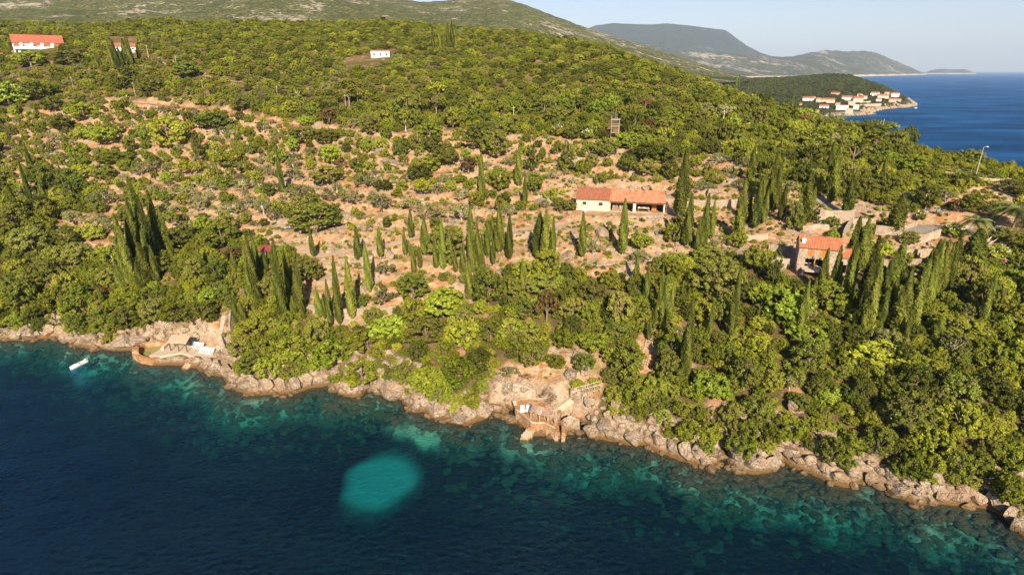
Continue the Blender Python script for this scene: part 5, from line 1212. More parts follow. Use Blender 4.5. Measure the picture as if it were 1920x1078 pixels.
VH = [(1514, 189, 19, 7, 'roof_orange', 'white', 0, 2, 'long low house at the left of the village, red roof'), (1534, 193, 9, 11, 'roof_orange', 'concrete', .3, 2, 'tall narrow cream house in the village left group'), (1551, 193, 22, 9, 'roof_orange', 'plaster', 0, 2, 'widest two-storey cream house in the village left group'),
 (1565, 178, 15, 4, 'roof_orange', 'white', 0, 1, 'isolated low house above the middle of the village'), (1587, 188, 18, 8, 'roof_orange', 'white', .1, 1, 'white house with stepped red roof in the village centre'), (1607, 192, 16, 12, 'roof_orange', 'plaster', -.1, 3, 'tallest cream block of the village centre'),
 (1596, 198, 12, 8, 'concrete', 'concrete', .3, 1, 'grey gabled house in front of the village centre'), (1638, 180, 13, 8, 'roof_orange', 'white', -.2, 1, 'upper house with red hip roof near the point'), (1654, 185, 18, 8, 'roof_pale', 'plaster', .1, 2, 'pale two-storey house behind the point'),
 (1672, 192, 12, 8, 'roof_pale', 'concrete', 0, 2, 'greyish house just left of the rocky point'), (1677, 182, 13, 9, 'roof_brick', 'white', .2, 2, 'white house with bright red roof at the tip'), (1544, 203, 16, 6, 'roof_brick', 'white', .1, 1, 'low white chapel-like house with dark red roof'),
 (1577, 206, 20, 8, 'concrete', 'white', 0, 1, 'long white terrace house near the lower village shore'), (1590, 216, 12, 12, 'concrete', 'concrete', 0, 3, 'three-floor waterside building with dark balconies'), (1532, 211, 7, 5, 'roof_pale', 'plaster', .2, 1, 'tiny pale hut among the village cypresses'),
 (1500, 198, 6, 5, 'roof_brick', 'plaster', 0, 1, 'tiny red-roofed hut left of the village cypresses'),
 (1524, 186, 8, 5, 'roof_pale', 'white', .2, 1, 'small white house between the two left village houses'), (1620, 186, 9, 7, 'roof_pale', 'plaster', .2, 2, 'narrow pale house right of the cream block'), (1646, 190, 8, 6, 'roof_pale', 'white', -.2, 1, 'small white house below the pale two-storey one'),
 (1662, 178, 8, 6, 'roof_orange', 'plaster', .1, 1, 'small cream house above the greyish house'), (1570, 198, 8, 6, 'roof_pale', 'plaster', 0, 1, 'small pale house above the white terrace house'), (1604, 205, 9, 8, 'concrete', 'white', .1, 2, 'white annex right of the white terrace house'), (1612, 181, 9, 5, 'roof_orange', 'white', .3, 1, 'low white house above the cream block'), (1684, 191, 8, 6, 'roof_pale', 'concrete', .2, 1, 'last pale house on the rocky point')]
for a, b, w, h, rm, wm, ro, st, lb in VH:
    far_house('village_house', lb, a, b, w, h, HH, rm, wm, ro, storeys=st, t=(700, 1500), flat_=(rm == 'concrete' and st > 0 and a != 1596))
for pl, lb in (([(1612, 201), (1628, 200), (1652, 199)], 'long pale sea wall right of the village centre'), ([(1600, 195), (1622, 195), (1632, 194)], 'upper pale garden wall in the village')):
    P = [hit(a, b, HH, 700, 1500) for a, b in pl]; mb = MB(); c = P[0]
    for a, b in zip(P, P[1:]): mb.slab([tuple(a-c+Vector((0, 0, 4))), tuple(b-c+Vector((0, 0, 4))), tuple(b-c+Vector((0, 1, 4))), tuple(a-c+Vector((0, 1, 4)))], 6)
    solo('sea_wall', mb, 'concrete', lb, 'wall', 'village walls', loc=tuple(c))
# crimson shed
P = hit(504, 484); sh_ = thing('garden_shed', 'small shed with crimson roof among cypresses', 'shed', (P.x, P.y, P.z), .35)
MB().box(-1.5, 1.5, 0, 2.4, -.5, 1.9).put('wall', 'wood', sh_); MB().slab([(-1.8, -.4, 1.95), (1.8, -.4, 1.95), (1.8, 2.7, 2.75), (-1.8, 2.7, 2.75)], .08).put('roof', 'crimson', sh_); MB().box(-.45, .45, -.05, -.003, -.3, 1.6).put('door', 'wood_dark', sh_)
P = hit(545, 431); solo('tarpaulin_table', MB().box(-1.6, 1.6, -.6, .6, .7, .78).box(-1.4, -1.3, -.5, -.4, -.2, .7).box(1.3, 1.4, -.5, -.4, -.2, .7).box(-1.4, -1.3, .4, .5, -.2, .7).box(1.3, 1.4, .4, .5, -.2, .7), 'cloth', 'blue-grey covered table left of the wide dark oak', 'table', None, tuple(P))

# --- pool deck with hut and loungers
def at(px, py, z): return onZ(px, py, z)
dk = thing('pool_deck', 'pale stone bathing deck with a small walled sea pool', 'deck')
MB().prism([tuple(at(a, b, DECK_Z))[:2] for a, b in DECK], -2.0, DECK_Z).put('paving', 'concrete', dk)
rim = [(247, 663), (262, 671), (283, 675), (299, 669), (300, 665), (283, 670), (264, 665), (259, 660), (262, 650), (250, 650)]
MB().prism([tuple(at(a, b, 1.35))[:2] for a, b in rim], -3, 1.35).put('pool_wall', 'paving', dk)
MB().prism([tuple(at(a, b, 1.9))[:2] for a, b in [(248, 650), (260, 649.5), (259.5, 659), (247, 659)]], -2, 1.9).put('pillar', 'paving', dk)
MB().prism([tuple(at(a, b, 1.2))[:2] for a, b in [(262, 648), (270, 643), (297, 640), (318, 641), (316, 645), (297, 643.5), (272, 647), (264, 651)]], -1, 1.5).put('back_wall', 'paving', dk)
for a, b, c, e in ((305, 656, 318, 643.5), (408, 652, 424, 664)):
    A = at(a, b, DECK_Z); Bq = at(c, e, DECK_Z); dv = (Bq-A).normalized(); nn = Vector((-dv.y, dv.x, 0))*.28
    MB().slab([tuple(q+Vector((0, 0, .6))) for q in (A-nn, Bq-nn, Bq+nn, A+nn)], .8).put('low_wall', 'plaster', dk)
MB().prism([tuple(at(a, b, .55))[:2] for a, b in POOLW], .25, .55).put('pool_water', 'poolwater', dk)
def jetty(par, q, z, m, nm='jetty'):
    W_ = [at(a, b, zz) for (a, b), zz in zip(q, z)]; MB().prism([tuple(w)[:2] for w in W_], -3, [w.z for w in W_]).put(nm, m, par)
jetty(dk, [(339, 692), (351, 694), (362, 678), (352, 674)], [-.15, -.15, 1.0, 1.0], 'paving')
jetty(dk, [(281, 677), (284, 679), (297, 668), (294, 666)], [0, 0, 1.3, 1.3], 'concrete')
jetty(dk, [(352, 668), (338, 661.5), (352, 660), (372, 664), (364, 675), (356, 674)], [1.2, 1.2, 1.2, 1.2, 1.0, 1.0], 'concrete', 'lower_step')
hut = thing('sun_hut', 'open hut with flat orange reed roof over the pool deck', 'hut')
RZ = [(321.5, 627), (357, 629.5), (348.5, 644), (313.5, 641.5)]
rf = [at(a, b, zz) for (a, b), zz in zip(RZ, (4.25, 4.25, 3.75, 3.75))]
MB().slab([tuple(r_) for r_ in rf], .16).put('roof', 'reed', hut)
for i, (fx, fy) in enumerate(((.06, .06), (.94, .06), (.06, .9), (.5, .9), (.94, .9))):
    p = rf[0].lerp(rf[1], fx).lerp(rf[3].lerp(rf[2], fx), fy); MB().box(p.x-.09, p.x+.09, p.y-.09, p.y+.09, DECK_Z-.6, p.z-.18).put('post', 'wood_dark', hut)
def lounger_meshes():
    a = MB(); a.slab([(-.25, 0, .36), (.25, 0, .36), (.25, 1.25, .36), (-.25, 1.25, .36)], .07)
    b = MB(); b.slab([(-.25, 1.26, .37), (.25, 1.26, .37), (.25, 1.85, .80), (-.25, 1.85, .80)], .07)
    return a.mesh('seat', 'whitepl'), b.mesh('backrest', 'whitepl'), MB().box(-.03, .03, -.03, .03, 0, .29).mesh('leg', 'whitepl')
LS, LB_, LG = lounger_meshes()
rows = [('upper row under the reed hut edge', [(359.5+5.6*k, 651.5+.9*k, 366.5+5.6*k, 640+.8*k) for k in range(4)]), ('lower row by the wall', [(374.5+5.3*k, 661.5+.7*k, 382.5+5.1*k, 650+.9*k) for k in range(5)])]
for rn, LL in rows:
    for k, (a, b, c, e) in enumerate(LL):
        A = at(a, b, DECK_Z+.2); Bq = at(c, e, DECK_Z+.2); rz = math.atan2(Bq.y-A.y, Bq.x-A.x)-math.pi/2
        o = thing('sun_lounger', 'white sun lounger, %s in the %s' % (('leftmost', 'second from left', 'third from left', 'fourth from left', 'fifth from left')[k], rn), 'sun lounger', (A.x, A.y, DECK_Z+.004), rz, 'white sun loungers on the pool deck')
        link('seat', LS, o); link('backrest', LB_, o)
        for x_ in (-.2, .2):
            for y_ in (.1, 1.15): link('leg', LG, o, loc=(x_, y_, 0))
for k, (a, b) in enumerate(((352, 646.5), (357, 645.5))):
    A = at(a, b, DECK_Z); o = thing('sun_lounger', 'white lounger coloured grey as shade under the reed hut, %s one' % ('left', 'right')[k], 'sun lounger', (A.x, A.y, DECK_Z+.004), -.5, 'white sun loungers on the pool deck')
    for me_, n_ in ((LS, 'seat'), (LB_, 'backrest')):
        q = me_.copy(); q.materials[0] = M['cloth']; link(n_, q, o)  # grey replaces the white plastic, painting the shade of the hut roof
# topiary balls by the stairs
for a, b, w, lb in ((422, 640, 11, 'clipped round bush on a stem beside the stair path'), (416, 661, 9, 'low clipped round bush at the foot of the stair path')):
    P = hit(a, b); d = P.y*CT-(P.z-CAMZ)*ST; W = w*d/FPX; o = thing('topiary', lb, 'bush', (P.x, P.y, P.z)); link('crown', PROTO['topiary'][0], o, loc=(0, 0, .9 if w > 10 else .0), scale=(W, W, W*1.1)); link('trunk', CYTRUNK, o)

# --- boathouse terrace
tr = thing('boathouse_terrace', 'ochre curved bathing terrace built on the rocks', 'terrace')
MB().prism([tuple(at(a, b, TERR_Z))[:2] for a, b in TERR], -2.5, TERR_Z).put('paving', 'paving', tr)
for i in range(1, 7):
    a, b = TERR[i], TERR[i+1]; A = at(*a, TERR_Z+.003); Bq = at(*b, TERR_Z+.003); c_ = at(1010, 770, TERR_Z); 
    ia = A.lerp(c_, .05); ib = Bq.lerp(c_, .05); MB().slab([tuple(q+Vector((0, 0, .18))) for q in (A, Bq, ib, ia)], .18).put('kerb', 'concrete', tr)
jetty(tr, [(975, 822), (990, 824), (1004, 806), (1008, 795), (994, 792), (990, 803)], [.1, .1, .9, 1.4, 1.4, .9], 'paving', 'landing')
for k in range(3): jetty(tr, [(985-4*k+0, 806+4.5*k), (997-4*k, 812+4*k), (999-4*k, 809+4*k), (987-4*k, 803.5+4.5*k)], [1.05-.3*k]*4, 'concrete', 'step')
for q, z in (([(1041, 797), (1048, 797), (1047, 811), (1040, 810)], 1.7), ([(1053, 797), (1060, 799), (1060, 812), (1053, 812)], 1.7), ([(1037, 808), (1063, 810), (1060, 818), (1040, 818)], .35)): jetty(tr, q, [z]*4, 'paving', 'quay_block')
bh = thing('boathouse', 'open boathouse with long brown shingle roof on the rocks', 'boathouse')
e0, e1 = at(992.5, 772.5, 3.7), at(1042, 785, 3.7); r0, r1 = at(998, 758, 4.6), at(1045, 770.5, 4.6)
q = tiled_slope(tuple(e0), tuple(e1), tuple(r1), tuple(r0), rib=.5, amp=.03); q.put('roof', 'shingle', bh)
b0, b1 = r0+(r0-e0)*.55, r1+(r1-e1)*.55; b0.z = b1.z = 4.1
MB().slab([tuple(r0), tuple(r1), tuple(b1), tuple(b0)], .1).put('back_roof', 'shingle', bh)
for fx, fy in ((.05, .1), (.38, .1), (.7, .1), (.97, .1), (.05, .95), (.97, .95), (.5, .95)):
    p = e0.lerp(e1, fx).lerp(r0.lerp(r1, fx), fy); MB().box(p.x-.07, p.x+.07, p.y-.07, p.y+.07, TERR_Z+.01, p.z-.16).put('post', 'wood', bh)
for k, (a, b, c, e) in enumerate(((979, 770, 979.5, 757), (989.5, 769, 991, 758))):
    A = at(a, b, TERR_Z+.3); Bq = at(c, e, TERR_Z+.3); rz = math.atan2(Bq.y-A.y, Bq.x-A.x)-math.pi/2
    o = thing('daybed', 'white daybed on the ochre terrace, %s' % ('farther from the shingle roof', 'beside the shingle roof')[k], 'daybed', (A.x, A.y, TERR_Z+.004), rz, 'white daybeds')
    MB().box(-.4, .4, 0, 1.75, .12, .32).put('mattress', 'whitepl', o); MB().box(-.42, .42, 0, 1.8, .02, .115).put('frame', 'white', o); MB().box(-.3, .3, 1.35, 1.7, .323, .42).put('pillow', 'whitepl', o)
A = at(966.5, 763, TERR_Z); o = thing('bench', 'pale wooden bench at the left end of the ochre terrace', 'bench', (A.x, A.y, TERR_Z+.004), .2); MB().box(-.3, .3, 0, 1.5, .4, .46).put('seat', 'plaster', o)
for x_ in (-.25, .2):
    for y_ in (.05, 1.4): MB().box(x_, x_+.06, y_, y_+.06, 0, .4).put('leg', 'wood', o)
st = thing('stone_stairs', 'stone stairs climbing right from the shingle-roofed boathouse', 'stairs')
A = at(1038, 765, TERR_Z+.1); Bq = hit(1070, 750); Bq.z = max(Bq.z, TERR_Z+2.2)
for k in range(12):
    p = A.lerp(Bq, k/11); dv = (Bq-A).normalized(); nn = Vector((-dv.y, dv.x, 0))*.7; g = Vector((dv.x, dv.y, 0))*.42
    MB().slab([tuple(v) for v in (p-nn, p+g-nn, p+g+nn, p+nn)], 1.4).put('step', 'concrete', st)
C_ = hit(1124, 734); C_.z += .8
wk = thing('wooden_walkway', 'narrow wooden walkway with handrails above the stone stairs', 'walkway'); dv = (C_-Bq).normalized(); nn = Vector((-dv.y, dv.x, 0)).normalized()*.55
for k in range(16):
    p = Bq.lerp(C_, k/15); g = dv*.30; MB().slab([tuple(v+Vector((0, 0, .1))) for v in (p-nn, p+g-nn, p+g+nn, p+nn)], .07).put('plank', 'wood', wk)
for s_ in (-1, 1):
    MB().tube(tuple(Bq+nn*s_+Vector((0, 0, 1.0))), tuple(C_+nn*s_+Vector((0, 0, 1.0))), .05, n=5).put('handrail', 'plaster', wk)
    for k in range(6): p = Bq.lerp(C_, k/5)+nn*s_; MB().tube(tuple(p+Vector((0, 0, -.6))), tuple(p+Vector((0, 0, 1.0))), .045, n=5).put('post', 'wood', wk)

# --- ladder track
def track(pl, lb, lift=.35):
    P = [hit(a, b)+Vector((0, 0, lift)) for a, b in pl]; o = thing('ladder_track', lb, 'ladder', tuple(P[0])); c = P[0]
    A, Bq = P[0], P[-1]; A.z += .3
    dv = (Bq-A).normalized(); nn = Vector((-dv.y, dv.x, 0)).normalized()*.62
    for s_ in (-1, 1): MB().tube(tuple(A-c+nn*s_), tuple(Bq-c+nn*s_), .09, n=6).put('rail', 'concrete', o)
    n = int((Bq-A).length/.62); rm_ = MB().box(-.62, .62, -.05, .05, -.04, .04).mesh('rung', 'concrete')
    for k in range(n): p = A.lerp(Bq, (k+.5)/n)-c; link('rung', rm_, o, loc=tuple(p), rot=(0, 0, math.atan2(nn.y, nn.x)))
track([(1206, 690), (1219, 634)], 'lower run of the long wooden ladder track up the slope')
track([(1221, 626), (1228, 578)], 'upper run of the ladder track between the slim cypresses', .5)

# --- lookout tower, poles, lamp
P = hit(1152, 262); d = P.y*CT-(P.z-CAMZ)*ST; hT, _ = lineheight(P, 225); wT = 15*d/FPX
tw = thing('lookout_tower', 'wooden lookout tower with two open platforms', 'tower', (P.x-wT/2, P.y, P.z), -.15)
for x_ in (0, wT-.14):
    for y_ in (0, wT-.14): MB().box(x_, x_+.14, y_, y_+.14, -1, hT).put('leg', 'wood', tw)
for z_ in (hT*.34, hT*.66): MB().box(-.1, wT+.1, -.1, wT+.1, z_, z_+.14).put('platform', 'wood', tw)
for z_ in (hT*.45, hT*.78, hT*.52): MB().box(.15, wT-.15, -.06, -.003, z_, z_+.12).box(-.06, -.003, .15, wT-.15, z_, z_+.12).put('rail', 'wood', tw)
MB().box(-.2, wT+.2, -.2, wT+.2, hT, hT+.12).put('roof', 'metal', tw); MB().tube((wT*.5, wT*.5, hT+.12), (wT*.5, wT*.5, hT+4), .06, n=6).put('mast', 'wood', tw)
for a, b, tb, m, lb in [(279, 110, 85, 'concrete', 'pale pole right of the upper left cypresses'), (137, 163, 144, 'wood', 'short wooden pole on the upper left olive slope'), (254, 180, 155, 'wood', 'wooden pole beside the round bright tree above the orange track'), (381, 170, 150, 'wood', 'thin leaning pole above the middle of the orange track'),
        (520, 178, 162, 'wood', 'thin pole left of the ridge of young pines'), (649, 207, 178, 'wood', 'thin pole among the roadside pines'), (963, 237, 200, 'plaster', 'bare straight pole in the middle of the slope'), (331, 122, 106, 'concrete', 'short pale pole by the upper track'), (1268, 86, 70, 'metal', 'far pylon on the mesa slope skyline')]:
    if a == 1268: continue
    P = hit(a, b); h, d = lineheight(P, tb); o = thing('utility_pole', lb, 'pole', tuple(P), 0, 'utility poles'); MB().tube((0, 0, -.5), (0, 0, h), .13, .09, 7).put('shaft', m, o); MB().box(-.7, .7, -.05, .05, h-.5, h-.38).put('crossarm', m, o); MB().tube((0, 0, h), (0, 0, h+.14), .05, .04, 6).put('insulator', 'white', o)
for a, b, ta, tb, lb in ((1828, 334, 1843, 276, 'tall grey street lamp on the sea ridge'), (1396, 262, 1399, 232, 'white-topped lamp pole on the wooded slope above the digger'), (1402, 372, 1402, 347, 'short white lamp post behind the yellow digger')):
    P = hit(a, b); h, d = lineheight(P, tb); o = thing('street_lamp', lb, 'street lamp', tuple(P), 0, 'street lamps')
    MB().tube((0, 0, -.5), (0, 0, h*.5), .12, .10, 8).tube((0, 0, h*.5), (0, 0, h), .10, .06, 8).put('pole', 'metal', o); MB().tube((0, 0, h-.05), (.7, -.2, h+.12), .04, .04, 6).put('arm', 'metal', o); MB().box(.5, 1.05, -.33, -.1, h+.06, h+.2).put('lamp_head', 'white', o)
o = thing('wire_fence', 'thin wire fence on posts along the sea ridge', 'fence'); prev = None
for k in range(11):
    a = 1762+11.5*k; P = hit(a, 318+(a-1762)*.155); MB().tube((P.x, P.y, P.z-.3), (P.x, P.y, P.z+1.3), .04, n=5).put('post', 'metal', o)
    if prev is not None: MB().tube((prev.x, prev.y, prev.z+1.15), (P.x, P.y, P.z+1.15), .015, n=4).tube((prev.x, prev.y, prev.z+.6), (P.x, P.y, P.z+.6), .015, n=4).put('wire', 'metal', o)
    prev = P

# --- boats
def hull(par, Ln, Wd, H, m, m2=None):
    mb = MB(); ns = 12; rows = []
    for i in range(ns+1):
        s_ = i/ns; x = -Ln/2+Ln*s_; w = Wd/2*(1-max(0, (s_-.45)/.55)**2.2); w = max(w, .02); dk = H+.22*H*s_**2
        rows.append([(x+.0, -w, dk), (x, -w*.92, dk*.45), (x, -w*.45, -.18), (x, 0, -.28+.25*s_**3), (x, w*.45, -.18), (x, w*.92, dk*.45), (x, w, dk)])
    for r_ in rows: mb.V += r_
    for i in range(ns):
        for j in range(6): a = i*7+j; mb.F.append((a, a+1, a+8, a+7))
    mb.F.append(tuple(range(7))); o = mb.put('hull', m, par, smooth=False)
    g = MB(); 
    for i in range(ns):
        for s_ in (0, 6):
            a, b = Vector(rows[i][s_]), Vector(rows[i+1][s_]); g.tube(tuple(a), tuple(b), .05, n=5)
    g.put('gunwale', m2 or m, par); return rows
A, Bq = onZ(132, 693), onZ(163, 679); Ln = (A-Bq).length
bt = thing('motorboat', 'small open white motorboat with an outboard engine', 'boat', tuple((A+Bq)/2), math.atan2(A.y-Bq.y, A.x-Bq.x))
rows_ = hull(bt, Ln, Ln*.30, .5, 'whitepl')
nf_ = 12; fd = MB()
fd.poly([(rows_[i][0][0], rows_[i][0][1]*.96, .50+.1*i/12) for i in range(8, 13)]+[(rows_[i][6][0], rows_[i][6][1]*.96, .50+.1*i/12) for i in range(12, 7, -1)]).put('foredeck', 'whitepl', bt)
fd = MB(); fd.poly([(rows_[i][0][0], rows_[i][0][1]*.8, .12) for i in range(0, 9)]+[(rows_[i][6][0], rows_[i][6][1]*.8, .12) for i in range(8, -1, -1)]).put('cockpit_floor', 'wood', bt)
MB().box(-Ln*.36, -Ln*.26, -.5, .5, .13, .48).put('seat', 'cream', bt); MB().box(.05, .4, -.3, .3, .13, .85).put('console', 'whitepl', bt); MB().box(.40, .44, -.35, .35, .75, 1.05).put('windscreen', 'glass', bt)
MB().box(-Ln/2-.3, -Ln/2+.05, -.18, .18, .35, .95).box(-Ln/2-.2, -Ln/2-.05, -.07, .07, -.4, .347).put('outboard_motor', 'metal', bt)
solo('cool_box', MB().box(-.2, .2, -.18, .18, 0, .4), 'white', 'white box standing in the stern of the motorboat', 'box', None, bt.matrix_basis @ Vector((-Ln*.42, .1, .5)), 0)
for a, b, lb in ((1637, 206, 'tiny white boat moored off the village, left one'), (1644, 208, 'tiny white boat moored off the village, middle one'), (1717, 203.5, 'tiny white boat off the tip of the village point')):
    P = onZ(a, b); o = thing('small_boat', lb, 'boat', (P.x, P.y, 0), .3, 'boats off the village'); hull(o, 6, 2.2, .9, 'whitepl'); MB().box(-.8, 1.0, -.7, .7, .9, 1.7).put('cabin', 'whitepl', o)
for a, b, tb, ta, lb in ((1646, 254, 227, 1, 'white sailing boat at anchor behind the ridge, left mast'), (1651, 256, 223, 1, 'white sailing boat at anchor behind the ridge, right mast')):
    P = onZ(a, b); h, d = lineheight(P, tb); o = thing('sailing_boat', lb, 'boat', (P.x, P.y, 0), .5+.3*(a > 1650), 'sailing boats'); hull(o, 10, 3, 1.1, 'whitepl')
    MB().tube((0.5, 0, .8), (.5, 0, h), .13, .08, 6).put('mast', 'whitepl', o); MB().tube((.5, 0, 2.2), (-3.6, 0, 2.3), .13, n=6).put('boom', 'white', o); MB().box(-2, 2, -.8, .8, 1.1, 1.7).put('cabin', 'whitepl', o)
    if a < 1650: MB().tube((1.2, 0, h*.62), (1.2, .1, h*.62+1.1), .55, .5, 10).put('radar_dome', 'white', o)

# --- palms
def frond_mesh(i, Lf=3.4):
    g = random.Random(60+i); V = []; F = []; n = 18; lift = (.9, .45, .0)[i]; prev = None
    for k in range(n+1):
        s_ = k/n; x = Lf*s_*(1-.12*s_); z = lift*Lf*s_*.7-1.25*s_**2.2*Lf*(.55+.25*(i == 2)); p = Vector((x, 0, z))
        if prev is not None:
            tube(V, F, prev, p, .035*(1-s_)+.008, .035*(1-s_)+.006, 4)
            ll = .85*math.sin(math.pi*min(1, s_*.9+.08))**.7
            for s2 in (-1, 1):
                for q in (0, .5):
                    b = prev.lerp(p, q); o = len(V); V += [tuple(b), tuple(b+Vector((.16, 0, 0))), tuple(b+Vector((.28, s2*ll, -.32*ll+g.uniform(-.04, .04))))]; F.append((o, o+1, o+2, o+2))
        prev = p
    me = bpy.data.meshes.new('frond'); me.from_pydata(V, [], [f if f[2] != f[3] else f[:3] for f in F]); me.materials.append(M['palm'])
    at_ = me.attributes.new('tint', 'FLOAT', 'FACE'); at_.data.foreach_set('value', [g.random()*.8+.1 for _ in me.polygons]); return me
FR = [frond_mesh(i) for i in range(3)]
def palm(px, py, cx_, cy_, wpx, lb, lean=0):
    P = hit(px, py); h, d = lineheight(P, cy_); W = wpx*d/FPX/2; C = onY(cx_, cy_, P.y); off = Vector((C[0]-P.x, 0, h)); off.x = max(-3, min(3, off.x))
    o = thing('palm_tree', lb, 'palm', tuple(P)); V = []; F = []; pts_ = [Vector((0, 0, -.4)), Vector((off.x*.3, 0, h*.45)), off]
    for a, b, r0_, r1_ in ((0, 1, .32, .24), (1, 2, .24, .26)): tube(V, F, pts_[a], pts_[b], r0_, r1_, 9)
    link('trunk', np_mesh('palm_trunk', V, F, M['bark'], smooth=True), o); s_ = W/3.0
    for k in range(30):
        i = 0 if k < 9 else 1 if k < 20 else 2
        link('frond', FR[i], o, loc=tuple(off), rot=(0, R(random.uniform(-8, 8)), k*2.399+random.uniform(-.2, .2)), scale=(s_, s_, s_*random.uniform(.85, 1.1)))
palm(1896, 434, 1914, 392, 86, 'tall palm with drooping fronds at the right edge of the road')
palm(1836, 446, 1832, 414, 54, 'shorter palm rising behind the very broad cypress')

# --- flowering bushes, agave, logs
for a, b, w, lb in [(1724, 414, 26, 'white-flowering bush on the inside of the road bend'), (1785, 445, 40, 'white-flowering bush beside the paved road'), (1866, 490, 48, 'large white-flowering bush on the lowest right terrace'), (1455, 372, 22, 'white-flowering bush right of the twin driveway cypresses'),
                    (238, 188, 12, 'small white-flowering bush at the left of the track hedge'), (338, 195, 14, 'small white-flowering bush on the orange track, left one'), (369, 198, 15, 'small white-flowering bush on the orange track, right one'), (484, 208, 13, 'small white-flowering bush near the orange bank'), (522, 210, 12, 'round white-flowering bush beside the dark dome tree'),
                    (840, 518, 15, 'pale silver-flowered bush among the middle cypresses'), (1045, 256, 30, 'pale flowering hedge bush above the scree'), (1100, 262, 26, 'pale flowering hedge bush left of the tower')]:
    P = hit(a, b); d = P.y*CT-(P.z-CAMZ)*ST; W = w*d/FPX; i = int(rng.integers(2)); o = thing('flowering_bush', lb, 'bush', tuple(P), rng.uniform(0, 6), 'white-flowering bushes'); link('foliage', PROTO['oleander'][i], o, scale=(W, W, W*.75)); link('blossom', PROTO['blossom'][i], o, scale=(W*1.04, W*1.04, W*.8))
for a, b, w, lb in ((1757, 402, 22, 'large blue-grey agave on the bank above the road'), (1777, 405, 14, 'smaller yellow-green agave beside the large one')):
    P = hit(a, b); d = P.y*CT-(P.z-CAMZ)*ST; W = w*d/FPX/2; o = thing('agave', lb, 'agave', tuple(P), 0, 'agaves'); lm = MB(); lm.V += [(0, -.12, 0), (0, .12, 0), (.5, -.13, .45), (.5, .13, .45), (1, 0, .7), (.5, 0, .36)]; lm.F += [(0, 2, 5), (0, 5, 1), (1, 5, 3), (2, 4, 5), (5, 4, 3), (0, 1, 3, 4, 2)]; lm_ = lm.mesh('agave_leaf', 'agave')
    for k in range(16): link('leaf', lm_, o, rot=(0, R(-35+35*(k % 2)), k*2.4), scale=(W, W, W))
A = hit(1841, 462); Bq = hit(1868, 442); 
for k, (dz, lb) in enumerate(((1.2, 'long pale leaning log beside the broad cypress'), (.5, 'thinner pale log lying under the leaning one'))):
    solo('log', MB().tube((0, 0, .1), tuple(Bq-A+Vector((k*.8, 0, dz))), .13-.05*k, .09-.03*k, 7), 'palebark', lb, 'log', 'pale logs', tuple(A+Vector((k*.6, -.4*k, 0))))
P = hit(1877, 436); cr = thing('parked_car', 'small pale blue car half hidden under the palm', 'car', tuple(P), -.2)
bd = MB(); prof = [(-1.9, .35), (-1.95, .75), (-1.35, .9), (-.95, 1.38), (.55, 1.42), (1.15, .95), (1.85, .8), (1.95, .4)]
n_ = len(prof); bd.V += [(x, -.8, z) for x, z in prof]+[(x, .8, z) for x, z in prof]; bd.F += [tuple(range(n_)), tuple(range(n_, 2*n_))[::-1]]+[(i, n_+i, n_+(i+1) % n_, (i+1) % n_) for i in range(n_)]
bd.put('body', 'cloth', cr); MB().box(-.85, .5, -.83, -.803, .95, 1.3).box(-.85, .5, .803, .83, .95, 1.3).put('side_window', 'glass', cr)
for x_ in (-1.2, 1.2):
    for y_ in (-.8, .8): MB().tube((x_, y_-.1, .32), (x_, y_+.1, .32), .32, n=14).put('wheel', 'rubber', cr)

# --- yellow digger
P = hit(1409, 389); dg = thing('backhoe_digger', 'yellow backhoe digger parked behind the slim cypresses', 'digger', (P.x, P.y, P.z), .2)
MB().box(-1.4, 1.5, -.55, .55, .7, 1.3).box(-1.9, -1.403, -.5, .5, .75, 1.15).put('body', 'yellow', dg); c = MB().box(-.2, .95, -.5, .5, 1.303, 1.45).box(-.2, .95, -.55, .55, 2.45, 2.55)
for x_ in (-.2, .87):
    for y_ in (-.5, .42): c.box(x_, x_+.08, y_, y_+.08, 1.453, 2.447)
cb = c.put('cab', 'yellow', dg); MB().box(-.1, .85, -.44, .44, 1.46, 2.4).put('cab_window', 'glass', cb)
for x_, r_ in ((-1.1, .72), (1.15, .5)):
    for y_ in (-.75, .75): w_ = MB().tube((x_, y_-.18, r_), (x_, y_+.18, r_), r_, n=18).put('wheel', 'rubber', dg); MB().tube((x_, y_-.2, r_), (x_, y_+.2, r_), r_*.45, n=12).put('rim', 'metal', w_)
MB().tube((1.5, 0, 1.1), (2.3, 0, 2.2), .12, n=6).tube((2.3, 0, 2.2), (2.9, 0, .9), .1, n=6).put('digging_arm', 'yellow', dg); MB().prism([(2.7, -.3), (3.2, -.3), (3.2, .3), (2.7, .3)], [.4, .1, .1, .4], [.9, .6, .6, .9]).put('bucket', 'metal', dg)
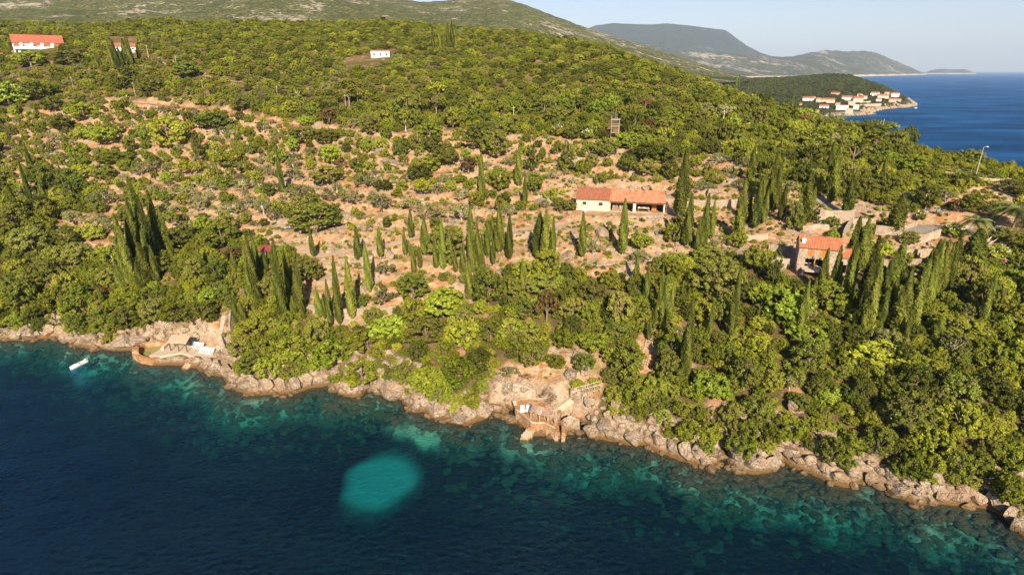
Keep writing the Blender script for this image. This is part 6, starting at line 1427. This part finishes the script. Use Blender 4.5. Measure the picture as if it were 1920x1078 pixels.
# ---------------------------------------------------------------- labels
LMK = [('long barn', 1160, 370), ('stone house', 1530, 470), ('pool deck', 330, 650), ('shingle-roofed boathouse', 1020, 770), ('crimson shed', 506, 475), ('lookout tower', 1152, 240),
       ('white hilltop box', 713, 102), ('upper left white house', 66, 85), ('ridge lamp', 1835, 305), ('long ladder track', 1212, 650), ('curving paved road', 1740, 430), ('leaning palm', 1900, 400),
       ('white motorboat', 148, 685), ('left cypress cluster', 260, 440), ('right cypress cluster', 1640, 540), ('orange hill track', 340, 200), ('turquoise patch', 716, 800), ('village headland', 1580, 190), ('right frame edge', 1880, 780), ('left frame edge', 30, 480), ('bright green fig tree', 832, 570),
       ('orange cut bank', 560, 260), ('big oak', 1345, 520), ('pale stone path', 1150, 495), ('lower walled path', 680, 580), ('sandy ravine', 945, 730), ('rocky cove', 1358, 840), ('ridge pines', 1600, 290), ('three roadside pines', 660, 200), ('yellow digger', 1408, 380), ('dark round oak', 595, 410), ('rocky knoll', 730, 300), ('middle cypress row', 890, 450), ('stair path', 418, 620), ('pale boulder point', 520, 715), ('centre shore rocks', 880, 770), ('ochre scree', 1460, 760), ('shady right slope', 1660, 760), ('lower left oaks', 130, 560), ('red earth bank', 400, 400), ('upper left olives', 150, 290)]
def side(dx, dy):
    if abs(dx) > abs(dy)*1.3: return 'right of' if dx > 0 else 'left of'
    return 'above' if dy < 0 else 'below'
ORD = ['leftmost', 'second from left', 'third from left', 'fourth from left', 'fifth from left', 'sixth from left', 'seventh from left', 'eighth from left', 'ninth from left', 'tenth from left']
def ordn(i, n):
    if n == 1: return ''
    if i < 10: return ORD[i]
    if n-1-i < 10: return ORD[n-1-i].replace('left', 'right')
    return '%dth from left' % (i+1) if (i+1) % 10 not in (1, 2, 3) or 10 < i+1 < 14 else '%d%s from left' % (i+1, {1: 'st', 2: 'nd', 3: 'rd'}[(i+1) % 10])
hs = {}
for r in REG: hs.setdefault(r['cat'], []).append(r['h'])
for k in hs: hs[k] = np.percentile(hs[k], [30, 70])
B = {}
for r in REG:
    l = min(LMK, key=lambda q: math.hypot(q[1]-r['px'], (q[2]-r['py'])*1.3))
    a, b = hs[r['cat']]
    s = ('short', 'mid-height', 'tall') if r['cat'] in ('cypress', 'conifer') else SZ
    r['sz'] = s[0] if r['h'] < a else s[1] if r['h'] < b else s[2]
    r['l'] = l[0]; r['sd'] = side(r['px']-l[1], r['py']-l[2]); r['key'] = (r['sz'], r['adj'], r['sd'], r['l']); B.setdefault(r['key'], []).append(r)
for key, L in B.items():
    L.sort(key=lambda r: r['px'])
    for i, r in enumerate(L):
        o_ = ordn(i, len(L)); t = '%s %s %s the %s' % (key[0], key[1], key[2], key[3])
        if o_: t += ', ' + o_
        r['o']['label'] = t; r['o']['group'] = r['group']
